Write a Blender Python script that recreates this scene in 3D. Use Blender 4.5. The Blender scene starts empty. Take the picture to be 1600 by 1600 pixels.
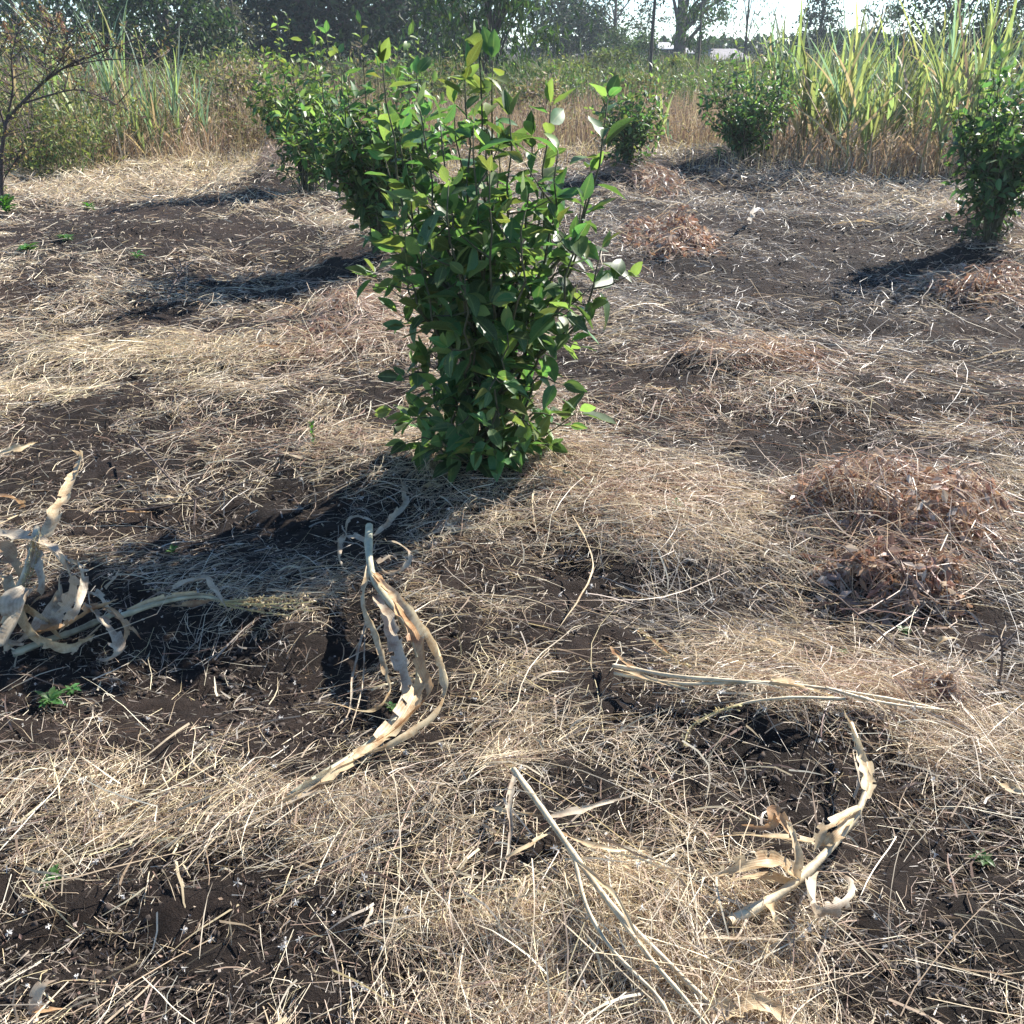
import bpy, math, random
import numpy as np
from mathutils import Vector, Matrix

random.seed(7)
rng = np.random.default_rng(7)
R = math.radians
scene = bpy.context.scene
COL = scene.collection

# ------------------------------------------------------------------ camera
CAM_H, PITCH, FOV = 1.5, R(25.0), R(54.0)
cam_d = bpy.data.cameras.new('camera')
cam_d.sensor_width = 36; cam_d.sensor_fit = 'HORIZONTAL'
cam_d.angle = FOV; cam_d.clip_start = 0.05; cam_d.clip_end = 3000
cam = bpy.data.objects.new('camera', cam_d); COL.objects.link(cam)
cam.location = (0, 0, CAM_H); cam.rotation_euler = (math.pi/2 - PITCH, 0, 0)
scene.camera = cam
# ------------------------------------------------------------------ sky and sun
SUN_AZ, SUN_EL = R(47), R(37)
world = bpy.data.worlds.new('World'); scene.world = world; world.use_nodes = True
nt = world.node_tree; nt.nodes.clear()
wo = nt.nodes.new('ShaderNodeOutputWorld'); bg = nt.nodes.new('ShaderNodeBackground')
sky = nt.nodes.new('ShaderNodeTexSky'); sky.sky_type = 'NISHITA'; sky.sun_disc = False
sky.sun_elevation = SUN_EL; sky.sun_rotation = SUN_AZ
sky.air_density = 1.0; sky.dust_density = 0.1; sky.ozone_density = 2.0; sky.altitude = 1800
bg.inputs['Strength'].default_value = 0.08
tint = nt.nodes.new('ShaderNodeMixRGB'); tint.blend_type = 'MULTIPLY'; tint.inputs[0].default_value = 1; tint.inputs[2].default_value = (.84, 1.0, 1.10, 1)
nt.links.new(sky.outputs[0], tint.inputs[1]); nt.links.new(tint.outputs[0], bg.inputs[0]); nt.links.new(bg.outputs[0], wo.inputs[0])
sun_d = bpy.data.lights.new('sun', 'SUN'); sun_d.energy = 5.0; sun_d.angle = R(0.55); sun_d.color = (1.0, 0.95, 0.88)
sun = bpy.data.objects.new('sun', sun_d); COL.objects.link(sun)
SD = Vector((math.sin(SUN_AZ)*math.cos(SUN_EL), math.cos(SUN_AZ)*math.cos(SUN_EL), math.sin(SUN_EL)))
sun.rotation_euler = SD.to_track_quat('Z', 'Y').to_euler(); sun.location = SD*30
scene.view_settings.view_transform = 'Standard'; scene.view_settings.look = 'None'
scene.view_settings.exposure = 1.5; scene.view_settings.gamma = 1.0
scene.cycles.max_bounces = 6; scene.cycles.diffuse_bounces = 3; scene.cycles.glossy_bounces = 2
scene.cycles.transmission_bounces = 4; scene.cycles.transparent_max_bounces = 4

# ------------------------------------------------------------------ helpers: noise
def _h(ix, iy, s):
    n = (ix.astype(np.int64)*374761393 + iy.astype(np.int64)*668265263 + s*1442695041) & 0x7fffffff
    n = ((n ^ (n >> 13))*1274126177) & 0x7fffffff
    return ((n ^ (n >> 16)) & 0xffff)/65535.0
def vn(x, y, s=0):
    x = np.asarray(x, float); y = np.asarray(y, float)
    ix = np.floor(x); iy = np.floor(y); fx = x-ix; fy = y-iy
    fx = fx*fx*(3-2*fx); fy = fy*fy*(3-2*fy)
    a = _h(ix, iy, s); b = _h(ix+1, iy, s); c = _h(ix, iy+1, s); d = _h(ix+1, iy+1, s)
    return (a*(1-fx)+b*fx)*(1-fy) + (c*(1-fx)+d*fx)*fy
def fbm(x, y, s=0, o=3):
    t = 0; a = 0.5; n = 0
    for i in range(o):
        t = t + a*vn(x*2**i + 13.7*i, y*2**i - 7.1*i, s+i); n += a; a *= 0.5
    return t/n
def ss(a, b, x):
    t = np.clip((x-a)/(b-a), 0, 1); return t*t*(3-2*t)

# ------------------------------------------------------------------ helpers: from the photograph to the ground
FPX = 800/math.tan(FOV/2)
FW = np.array([0, math.cos(PITCH), -math.sin(PITCH)]); UP = np.array([0, math.sin(PITCH), math.cos(PITCH)]); RT = np.array([1.0, 0, 0])
CP = np.array([0, 0, CAM_H])
def ray(px, py): return FW + (px-800)/FPX*RT + (800-py)/FPX*UP
def flat(px, py, z=0.0):
    r = ray(px, py); return CP + r*((z-CAM_H)/r[2])
def ell(px, py, rx, ry):
    c = flat(px, py); zc = (c-CP) @ FW
    q = flat(px, py+ry); p = flat(px, py-ry)
    return c[0], (p[1]+q[1])/2, rx*zc/FPX, (p[1]-q[1])/2
def bump(x, y, e, soft=1.0):
    d2 = ((x-e[0])/e[2])**2 + ((y-e[1])/e[3])**2
    return np.exp(-d2*soft)
MOUNDS = [(ell(780, 745, 260, 60), .07), (ell(170, 375, 190, 55), .14), (ell(1400, 860, 260, 130), .06),
          (ell(1000, 850, 130, 60), .05), (ell(300, 560, 300, 60), .07), (ell(560, 520, 120, 50), .10),
          (ell(450, 290, 90, 30), .22), (ell(1150, 265, 110, 25), .2), (ell(985, 270, 90, 25), .15), (ell(1540, 390, 120, 40), .18),
          (ell(600, 400, 110, 35), .16), (ell(1180, 590, 200, 40), .08), (ell(250, 1130, 180, 60), .02),
          (ell(1200, 1120, 260, 60), .05), (ell(640, 1260, 300, 60), .04), (ell(1000, 1450, 250, 80), .04),
          (ell(780, 640, 900, 25), .05), (ell(1150, 350, 240, 25), .10), (ell(60, 470, 300, 40), .07)]
HOLES = [(ell(350, 1060, 220, 80), .06), (ell(360, 830, 230, 50), .05), (ell(1000, 950, 110, 40), .04), (ell(400, 440, 130, 40), .05),
         (ell(1330, 960, 160, 40), .05), (ell(860, 900, 60, 30), .03), (ell(1250, 480, 260, 40), .04), (ell(1480, 1320, 140, 70), .03),
         (ell(150, 1480, 220, 60), .03), (ell(550, 1000, 50, 70), .03)]
def G(x, y):
    x = np.asarray(x, float); y = np.asarray(y, float)
    r = np.hypot(x, y)
    z = 0.10*(fbm(x*.55+3, y*.55, 11, 2)-.5) + 0.05*(fbm(x*2.1, y*2.1+4, 17, 3)-.5)
    z = z + .085*(fbm(x*2.9+7, y*2.9, 23, 2)-.5)*ss(3.2, 6, y)
    for e, h in MOUNDS: z = z + h*bump(x, y, e)
    for e, h in HOLES: z = z - h*bump(x, y, e)
    return z*(1-ss(40, 120, r))
def at(px, py, h=0.0):
    p = flat(px, py)
    for _ in range(6):
        p = flat(px, py, float(G(p[0], p[1]))+h)
    return Vector(p)
def wall(px, py, D):
    r = ray(px, py); return Vector(CP + r*(D/r[1]))
def G1(x, y): return float(G(x, y))

# ------------------------------------------------------------------ helpers: meshes
def mesh(name, V, F, mat, col=None, smooth=False):
    V = np.ascontiguousarray(V, np.float32); F = np.ascontiguousarray(F, np.int32)
    m = bpy.data.meshes.new(name); k = F.shape[1]
    m.vertices.add(len(V)); m.vertices.foreach_set('co', V.ravel())
    m.loops.add(F.size); m.loops.foreach_set('vertex_index', F.ravel())
    m.polygons.add(len(F)); m.polygons.foreach_set('loop_start', np.arange(0, F.size, k, dtype=np.int32))
    m.polygons.foreach_set('loop_total', np.full(len(F), k, np.int32))
    m.update(calc_edges=True)
    if col is not None:
        a = m.attributes.new('Col', 'FLOAT_COLOR', 'POINT')
        c = np.ones((len(V), 4), np.float32); c[:, :3] = col
        a.data.foreach_set('color', c.ravel())
    m.polygons.foreach_set('use_smooth', np.full(len(F), smooth, bool))
    if mat: m.materials.append(mat)
    return m
def obj(name, m, parent=None, loc=None):
    o = bpy.data.objects.new(name, m); COL.objects.link(o)
    if parent: o.parent = parent
    if loc is not None: o.location = loc
    return o
def tag(o, label=None, cat=None, group=None, kind=None):
    if label: o['label'] = label
    if cat: o['category'] = cat
    if group: o['group'] = group
    if kind: o['kind'] = kind
    return o
def thing(name, loc, label, cat, group=None):
    o = bpy.data.objects.new(name, None); COL.objects.link(o); o.location = loc; o.empty_display_size = .1
    return tag(o, label, cat, group)

def ribbons(P, W, S):
    """P (n,k,3) points, W (n,k) half widths, S (n,k,3) side vectors -> verts, quads"""
    n, k, _ = P.shape
    V = np.stack([P - S*W[..., None], P + S*W[..., None]], 2).reshape(-1, 3)
    b = (np.arange(n)*k*2)[:, None] + (np.arange(k-1)*2)[None]
    F = np.stack([b, b+1, b+3, b+2], -1).reshape(-1, 4)
    return V, F
def norm(v): return v/np.maximum(np.linalg.norm(v, axis=-1, keepdims=True), 1e-9)
def tube(pts, rad, sides=6, cap=True):
    pts = np.array([list(p) for p in pts], float); k = len(pts); rad = np.broadcast_to(rad, (k,))
    T = norm(np.gradient(pts, axis=0)); ref = np.array([0.31, 0.2, .93]) if abs(T[0, 2]) < .8 else np.array([1.0, .1, 0])
    A = norm(np.cross(T, ref)); B = np.cross(T, A)
    a = np.arange(sides)*2*math.pi/sides
    V = pts[:, None] + rad[:, None, None]*(np.cos(a)[None, :, None]*A[:, None] + np.sin(a)[None, :, None]*B[:, None])
    F = []
    for i in range(k-1):
        for j in range(sides):
            j2 = (j+1) % sides; F.append((i*sides+j, i*sides+j2, (i+1)*sides+j2, (i+1)*sides+j))
    V = V.reshape(-1, 3)
    if cap:
        for base in (0, (k-1)*sides):
            idx = [base+j for j in range(sides)]
            for q in range(1, sides-2, 2): F.append((idx[0], idx[q], idx[q+1], idx[q+2]))
    return V, np.array(F)
class Bag:
    def __init__(s): s.v = []; s.f = []; s.c = []; s.n = 0
    def add(s, V, F, c=None):
        s.v.append(V); s.f.append(np.asarray(F)+s.n); s.n += len(V)
        if c is not None: s.c.append(np.broadcast_to(np.asarray(c, float), (len(V), 3)))
    def build(s, name, mat, smooth=False):
        return mesh(name, np.vstack(s.v), np.vstack(s.f), mat, np.vstack(s.c) if s.c else None, smooth)
def spline(P, n):
    """Catmull-Rom through control points"""
    P = np.array([list(p) for p in P], float)
    if len(P) == 2: return P[0] + (P[1]-P[0])*np.linspace(0, 1, n)[:, None]
    Q = np.vstack([2*P[0]-P[1], P, 2*P[-1]-P[-2]]); m = len(P)-1
    t = np.linspace(0, m-1e-6, n); i = t.astype(int); u = (t-i)[:, None]
    a, b, c, d = Q[i], Q[i+1], Q[i+2], Q[i+3]
    return .5*((2*b) + (c-a)*u + (2*a-5*b+4*c-d)*u**2 + (3*b-a-3*c+d)*u**3)

# ------------------------------------------------------------------ materials
def nodes(name):
    m = bpy.data.materials.new(name); m.use_nodes = True
    return m, m.node_tree.nodes, m.node_tree.links
def leafy(name, trans=0.3, rough=.5, spec=.4, color=None, tcol=(1.6, 1.7, .9), vary=.12, scale=40, back=None, rib=False):
    """thin plant tissue: reflects, and lets some light through"""
    m, N, L = nodes(name); b = N['Principled BSDF']; out = N['Material Output']
    if color is None:
        src = N.new('ShaderNodeAttribute'); src.attribute_name = 'Col'; c = src.outputs['Color']
    else:
        src = N.new('ShaderNodeRGB'); src.outputs[0].default_value = (*color, 1); c = src.outputs[0]
    oi = N.new('ShaderNodeObjectInfo'); ge = N.new('ShaderNodeNewGeometry')
    tc = N.new('ShaderNodeTexCoord'); no = N.new('ShaderNodeTexNoise'); no.inputs['Scale'].default_value = scale; no.inputs['Detail'].default_value = 3
    L.new(tc.outputs['Object'], no.inputs['Vector'])
    ad = N.new('ShaderNodeMath'); ad.operation = 'ADD'; L.new(oi.outputs['Random'], ad.inputs[0]); L.new(ge.outputs['Random Per Island'], ad.inputs[1])
    fr = N.new('ShaderNodeMath'); fr.operation = 'FRACT'; L.new(ad.outputs[0], fr.inputs[0])
    av = N.new('ShaderNodeMath'); av.operation = 'ADD'; L.new(fr.outputs[0], av.inputs[0]); L.new(no.outputs[0], av.inputs[1])
    mr = N.new('ShaderNodeMapRange'); mr.inputs[1].default_value = .3; mr.inputs[2].default_value = 1.7
    mr.inputs[3].default_value = 1-2.2*vary; mr.inputs[4].default_value = 1+2.2*vary
    L.new(av.outputs[0], mr.inputs[0])
    hs = N.new('ShaderNodeHueSaturation'); L.new(c, hs.inputs['Color']); L.new(mr.outputs[0], hs.inputs['Value'])
    hm = N.new('ShaderNodeMapRange'); hm.inputs[3].default_value = .5-.12*vary; hm.inputs[4].default_value = .5+.12*vary
    L.new(fr.outputs[0], hm.inputs[0]); L.new(hm.outputs[0], hs.inputs['Hue'])
    cc = hs.outputs[0]
    if rib:
        at_ = N.new('ShaderNodeAttribute'); at_.attribute_name = 'Col'; sp = N.new('ShaderNodeSeparateColor'); L.new(at_.outputs['Color'], sp.inputs[0])
        rm = N.new('ShaderNodeMapRange'); rm.inputs[1].default_value = .84; rm.inputs[2].default_value = .97; rm.inputs[4].default_value = .55; L.new(sp.outputs[0], rm.inputs[0])
        rx = N.new('ShaderNodeMixRGB'); L.new(rm.outputs[0], rx.inputs[0]); L.new(cc, rx.inputs[1]); rx.inputs[2].default_value = (.20, .26, .11, 1)
        n2 = N.new('ShaderNodeTexNoise'); n2.inputs['Scale'].default_value = 5; n2.inputs['Detail'].default_value = 4; n2.noise_dimensions = '4D'; L.new(tc.outputs['Object'], n2.inputs['Vector'])
        wm = N.new('ShaderNodeMath'); wm.operation = 'MULTIPLY'; wm.inputs[1].default_value = 37; L.new(fr.outputs[0], wm.inputs[0]); L.new(wm.outputs[0], n2.inputs['W'])
        bm = N.new('ShaderNodeMapRange'); bm.inputs[1].default_value = .60; bm.inputs[2].default_value = .74; bm.inputs[4].default_value = .8; L.new(n2.outputs[0], bm.inputs[0])
        bx = N.new('ShaderNodeMixRGB'); L.new(bm.outputs[0], bx.inputs[0]); L.new(rx.outputs[0], bx.inputs[1]); bx.inputs[2].default_value = (.21, .19, .05, 1)
        cc = bx.outputs[0]
    if back:
        mx = N.new('ShaderNodeMixRGB'); L.new(ge.outputs['Backfacing'], mx.inputs[0]); L.new(cc, mx.inputs[1])
        m2 = N.new('ShaderNodeMixRGB'); m2.blend_type = 'MULTIPLY'; m2.inputs[0].default_value = 1; L.new(cc, m2.inputs[1]); m2.inputs[2].default_value = (*back, 1)
        L.new(m2.outputs[0], mx.inputs[2]); cc2 = mx.outputs[0]
    else: cc2 = cc
    L.new(cc2, b.inputs['Base Color']); b.inputs['Roughness'].default_value = rough; b.inputs['Specular IOR Level'].default_value = spec
    t = N.new('ShaderNodeBsdfTranslucent'); tm = N.new('ShaderNodeMixRGB'); tm.blend_type = 'MULTIPLY'; tm.inputs[0].default_value = 1
    L.new(cc, tm.inputs[1]); tm.inputs[2].default_value = (*tcol, 1); L.new(tm.outputs[0], t.inputs[0])
    mix = N.new('ShaderNodeMixShader'); mix.inputs[0].default_value = trans
    L.new(b.outputs[0], mix.inputs[1]); L.new(t.outputs[0], mix.inputs[2]); L.new(mix.outputs[0], out.inputs[0])
    return m
def soil_mat():
    m, N, L = nodes('dark_soil'); b = N['Principled BSDF']
    tc = N.new('ShaderNodeTexCoord')
    def noise(s, d=6, r=.6):
        n = N.new('ShaderNodeTexNoise'); n.inputs['Scale'].default_value = s; n.inputs['Detail'].default_value = d; n.inputs['Roughness'].default_value = r
        L.new(tc.outputs['Object'], n.inputs['Vector']); return n
    n1, n2, n3 = noise(1.3), noise(34, 10, .75), noise(230, 6, .7)
    r = N.new('ShaderNodeValToRGB'); L.new(n1.outputs[0], r.inputs[0])
    r.color_ramp.elements[0].position = .35; r.color_ramp.elements[0].color = (.018, .0155, .014, 1)
    r.color_ramp.elements[1].position = .7; r.color_ramp.elements[1].color = (.052, .038, .031, 1)
    r2 = N.new('ShaderNodeValToRGB'); L.new(n2.outputs[0], r2.inputs[0])
    r2.color_ramp.elements[0].position = .3; r2.color_ramp.elements[0].color = (.45, .42, .4, 1)
    r2.color_ramp.elements[1].position = .75; r2.color_ramp.elements[1].color = (1.6, 1.5, 1.42, 1)
    mx = N.new('ShaderNodeMixRGB'); mx.blend_type = 'MULTIPLY'; mx.inputs[0].default_value = 1
    L.new(r.outputs[0], mx.inputs[1]); L.new(r2.outputs[0], mx.inputs[2]); L.new(mx.outputs[0], b.inputs['Base Color'])
    b.inputs['Roughness'].default_value = .95; b.inputs['Specular IOR Level'].default_value = .15
    ad = N.new('ShaderNodeMath'); ad.operation = 'MULTIPLY_ADD'; L.new(n3.outputs[0], ad.inputs[0]); ad.inputs[1].default_value = .6; L.new(n2.outputs[0], ad.inputs[2])
    bu = N.new('ShaderNodeBump'); bu.inputs['Strength'].default_value = 1.0; bu.inputs['Distance'].default_value = .025
    L.new(ad.outputs[0], bu.inputs['Height']); L.new(bu.outputs[0], b.inputs['Normal'])
    return m
def woody(name, color, scale=30, rough=.85):
    m, N, L = nodes(name); b = N['Principled BSDF']; tc = N.new('ShaderNodeTexCoord')
    n = N.new('ShaderNodeTexNoise'); n.inputs['Scale'].default_value = scale; n.inputs['Detail'].default_value = 6
    mp = N.new('ShaderNodeMapping'); mp.inputs['Scale'].default_value = (1, 1, .25); L.new(tc.outputs['Object'], mp.inputs[0]); L.new(mp.outputs[0], n.inputs['Vector'])
    r = N.new('ShaderNodeValToRGB'); L.new(n.outputs[0], r.inputs[0])
    r.color_ramp.elements[0].position = .3; r.color_ramp.elements[0].color = (*[c*.55 for c in color], 1)
    r.color_ramp.elements[1].position = .72; r.color_ramp.elements[1].color = (*[min(1, c*1.35) for c in color], 1)
    L.new(r.outputs[0], b.inputs['Base Color']); b.inputs['Roughness'].default_value = rough
    bu = N.new('ShaderNodeBump'); bu.inputs['Strength'].default_value = .5; bu.inputs['Distance'].default_value = .01
    L.new(n.outputs[0], bu.inputs['Height']); L.new(bu.outputs[0], b.inputs['Normal'])
    return m
def husk_mat(name, color, dark):
    """dry maize tissue: long pale veins, brown blotches"""
    m, N, L = nodes(name); b = N['Principled BSDF']; out = N['Material Output']
    uv = N.new('ShaderNodeAttribute'); uv.attribute_name = 'Col'      # r = across, g = along
    sx = N.new('ShaderNodeSeparateColor'); L.new(uv.outputs['Color'], sx.inputs[0])
    w = N.new('ShaderNodeMath'); w.operation = 'MULTIPLY'; w.inputs[1].default_value = 62; L.new(sx.outputs[0], w.inputs[0])
    sn = N.new('ShaderNodeMath'); sn.operation = 'SINE'; L.new(w.outputs[0], sn.inputs[0])
    tc = N.new('ShaderNodeTexCoord'); n = N.new('ShaderNodeTexNoise'); n.inputs['Scale'].default_value = 22; n.inputs['Detail'].default_value = 8; n.inputs['Roughness'].default_value = .7
    L.new(tc.outputs['Object'], n.inputs['Vector'])
    r = N.new('ShaderNodeValToRGB'); L.new(n.outputs[0], r.inputs[0])
    r.color_ramp.elements[0].position = .36; r.color_ramp.elements[0].color = (*dark, 1)
    r.color_ramp.elements[1].position = .56; r.color_ramp.elements[1].color = (*color, 1)
    mr = N.new('ShaderNodeMapRange'); mr.inputs[1].default_value = -1; mr.inputs[3].default_value = .90; mr.inputs[4].default_value = 1.05; L.new(sn.outputs[0], mr.inputs[0])
    hs = N.new('ShaderNodeHueSaturation'); L.new(r.outputs[0], hs.inputs['Color']); L.new(mr.outputs[0], hs.inputs['Value'])
    L.new(hs.outputs[0], b.inputs['Base Color']); b.inputs['Roughness'].default_value = .5; b.inputs['Specular IOR Level'].default_value = .35
    bu = N.new('ShaderNodeBump'); bu.inputs['Strength'].default_value = .12; bu.inputs['Distance'].default_value = .002
    L.new(sn.outputs[0], bu.inputs['Height']); L.new(bu.outputs[0], b.inputs['Normal'])
    t = N.new('ShaderNodeBsdfTranslucent'); L.new(hs.outputs[0], t.inputs[0])
    mix = N.new('ShaderNodeMixShader'); mix.inputs[0].default_value = .32
    L.new(b.outputs[0], mix.inputs[1]); L.new(t.outputs[0], mix.inputs[2]); L.new(mix.outputs[0], out.inputs[0])
    return m
M = dict(
    soil=soil_mat(),
    straw=leafy('dry_straw', .28, .45, .4, None, (1.0, .95, .85), .16),
    weed=leafy('weed_leaf', .28, .6, .25, None, (1.15, 1.15, .8), .25),
    citrus=leafy('citrus_leaf', .36, .46, .32, (.074, .130, .052), (1.8, 2.05, .95), .30, 30, (1.35, 1.3, 1.25), True),
    citrus_young=leafy('young_citrus_leaf', .42, .46, .35, (.17, .23, .075), (1.5, 1.55, .85), .25, 30, (1.15, 1.1, 1.1), True),
    citrus_far=leafy('small_citrus_leaf', .34, .46, .3, (.070, .122, .055), (1.8, 2.05, .95), .28, 10, (1.25, 1.2, 1.15)),
    cane=leafy('cane_leaf', .42, .45, .4, (.24, .29, .13), (1.35, 1.4, .85), .28, 6),
    cane_yellow=leafy('yellowing_cane_leaf', .42, .5, .35, (.37, .39, .17), (1.2, 1.25, .8), .22, 6),
    cane_blue=leafy('bluish_cane_leaf', .36, .45, .4, (.20, .29, .20), (1.3, 1.4, 1.0), .22, 6),
    cane_dry=leafy('dry_cane_leaf', .3, .6, .3, (.48, .36, .22), (1.05, 1, .85), .2, 6),
    tree=leafy('tree_leaf', .22, .6, .16, None, (1.5, 1.7, .8), .25, 3),
    bark=woody('grey_bark', (.10, .08, .065), 12), twig=woody('green_brown_twig', (.09, .085, .045), 60),
    bare=woody('bare_dark_twig', (.09, .065, .055), 60), canestem=woody('cane_stem', (.26, .24, .10), 20),
    husk=husk_mat('dry_maize_leaf', (.66, .53, .33), (.38, .24, .12)), husk_grey=husk_mat('weathered_maize_leaf', (.58, .49, .36), (.33, .23, .15)),
    husk_brown=husk_mat('brown_maize_leaf', (.52, .34, .18), (.30, .15, .07)),
    stalk=woody('maize_stalk', (.52, .42, .27), 25, .55), stalk_grey=woody('grey_green_maize_stalk', (.40, .38, .26), 25, .55),
    paleh=husk_mat('bleached_husk', (.74, .70, .62), (.6, .52, .42)),
    clod=woody('soil_clod', (.044, .032, .025), 60, .95),
)

# ================================================================== SETTING
def graded(a, b, fine, lim, grow):
    out = list(np.arange(a, b, fine)); s = fine; v = out[-1]
    while v < lim: s *= grow; v += s; out.append(v)
    return out
gy = graded(.4, 5.0, .022, 500, 1.028)
gx = graded(0, 2.3, .022, 500, 1.055); gx = sorted(set([-v for v in gx] + gx))
gy = [-500, -200, -60, -15, -5, -2, -.8, -.2, .1] + gy
gx, gy = np.array(gx), np.array(gy)
X, Y = np.meshgrid(gx, gy)
near = 1-ss(5, 12, np.hypot(X, Y))
clod = fbm(X*16, Y*16, 41, 3)-.5; clod2 = np.abs(fbm(X*7, Y*7, 47, 2)-.5)
Z = G(X, Y) + near*(.046*clod - .045*clod2 + .010)
V = np.stack([X, Y, Z], -1).reshape(-1, 3); ny, nx = X.shape
i = (np.arange(ny-1)[:, None]*nx + np.arange(nx-1)[None]).ravel()
F = np.stack([i, i+1, i+nx+1, i+nx], -1)
ground = obj('ground', mesh('ground', V, F, M['soil'], None, True)); tag(ground, kind='structure')

# ------------------------------------------------------------------ how thick the straw lies where
BARE = [(ell(190, 380, 230, 70), .97), (ell(350, 1065, 260, 125), .95), (ell(50, 1060, 190, 80), .92), (ell(370, 835, 250, 75), .86),
        (ell(130, 1500, 240, 85), .85), (ell(330, 1560, 120, 60), .6), (ell(1520, 1500, 170, 130), .8), (ell(1450, 1010, 210, 60), .72),
        (ell(1120, 700, 190, 40), .75), (ell(1030, 950, 130, 45), .7), (ell(1330, 720, 250, 30), .7), (ell(1480, 780, 160, 30), .5), (ell(540, 1010, 60, 110), .9),
        (ell(1330, 450, 380, 100), .66), (ell(1020, 510, 130, 40), .6), (ell(420, 450, 140, 40), .55), (ell(880, 890, 70, 45), .7),
        (ell(1240, 580, 80, 16), .8), (ell(1480, 640, 200, 25), .5), (ell(1060, 1240, 60, 60), .55), (ell(900, 1060, 130, 60), .2), (ell(1500, 1280, 100, 60), .7),
        (ell(1220, 1250, 90, 60), .55), (ell(200, 980, 200, 50), .75), (ell(620, 1420, 200, 50), .45), (ell(430, 1370, 70, 40), .5), (ell(700, 1550, 120, 40), .4)]
RICH = [(ell(180, 590, 300, 60), .9), (ell(300, 280, 320, 40), .9), (ell(60, 470, 220, 40), .6), (ell(260, 1215, 260, 55), .8), (ell(700, 1200, 250, 60), .6),
        (ell(950, 830, 160, 80), .8), (ell(820, 740, 180, 40), .8), (ell(820, 1060, 120, 120), .6), (ell(500, 1290, 400, 70), .7), (ell(1050, 1480, 140, 120), .8),
        (ell(1300, 1130, 250, 60), .7), (ell(250, 700, 300, 40), .6), (ell(900, 650, 500, 30), .5), (ell(820, 1450, 150, 80), .6), (ell(1430, 1180, 100, 80), .6), (ell(1030, 780, 120, 60), .6)]
GREY = [(ell(1250, 450, 500, 160), 1.0), (ell(1050, 950, 200, 70), .7), (ell(1330, 720, 350, 60), .8), (ell(1500, 950, 200, 150), .7), (ell(420, 830, 220, 60), .7), (ell(1200, 300, 400, 60), .8), (ell(500, 430, 200, 60), .5)]
RED = [(ell(550, 520, 110, 70), .8), (ell(1180, 580, 180, 30), .7), (ell(980, 800, 170, 70), .35), (ell(1350, 1110, 150, 60), .35), (ell(1050, 660, 400, 40), .4), (ell(400, 700, 200, 40), .35), (ell(1500, 640, 200, 60), .4)]
GOLD = [(ell(150, 590, 280, 60), .6), (ell(280, 270, 300, 40), .7), (ell(230, 1450, 900, 200), .35), (ell(850, 1400, 250, 120), .55), (ell(250, 1210, 200, 60), .5), (ell(820, 1050, 200, 200), .35)]
def field(x, y, L, soft=1.0):
    wx = x + .22*(fbm(x*2.3, y*2.3, 61, 2)-.5)*np.maximum(1, y*.4); wy = y + .22*(fbm(x*2.3, y*2.3, 67, 2)-.5)*np.maximum(1, y*.5)
    o = np.zeros_like(x)
    for e, s in L:
        d2 = ((wx-e[0])/e[2])**2 + ((wy-e[1])/e[3])**2
        o = np.maximum(o, s*np.exp(-(d2*soft)**1.7))
    return o
def straw_density(x, y):
    n = fbm(x*1.6+9, y*1.6, 71, 3)
    f = fbm(x*6, y*6+2, 73, 2)
    d = .27 + 2.2*(n-.5) + 1.2*(f-.5) + .5*field(x, y, RICH)
    d = np.clip(d, .05, 1)*(1-field(x, y, BARE, .85))
    return np.clip(d, 0.015, 1)
def straw_color(x, y, n):
    base = np.array([[.66, .53, .37], [.76, .67, .52], [.50, .37, .26], [.62, .53, .41], [.32, .22, .16], [.66, .52, .32]])
    w = np.array([.26, .26, .15, .15, .12, .06]); c = base[rng.choice(6, n, p=w)]
    g = field(x, y, GREY)[:, None]; r = field(x, y, RED)[:, None]; go = field(x, y, GOLD)[:, None]
    gb = np.array([[.34, .30, .26], [.24, .21, .19], [.46, .42, .36], [.17, .145, .13]])[rng.choice(4, n, p=[.35, .25, .25, .15])]
    rb = np.array([[.44, .28, .20], [.50, .34, .26], [.34, .20, .15]])[rng.choice(3, n)]
    ob = np.array([[.68, .55, .34], [.73, .62, .43]])[rng.choice(2, n)]
    pick = rng.random((n, 1))
    c = np.where(pick < go*.8, ob, c); pick = rng.random((n, 1)); c = np.where(pick < g*.92, gb, c)
    pick = rng.random((n, 1)); c = np.where(pick < r*.75, rb, c)
    return c*rng.uniform(.78, 1.12, (n, 1))

def scatter(n, y0, y1, margin=.9, dens=None, wide=.55):
    X, Y = [], []; got = 0
    while got < n:
        u = rng.random(n); y = y0*(y1/y0)**u
        x = rng.uniform(-1, 1, n)*(wide*np.maximum(y, 1.7)+margin)
        if dens is not None:
            k = rng.random(n) < dens(x, y); x, y = x[k], y[k]
        X.append(x); Y.append(y); got += len(x)
    return np.concatenate(X)[:n], np.concatenate(Y)[:n]

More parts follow.
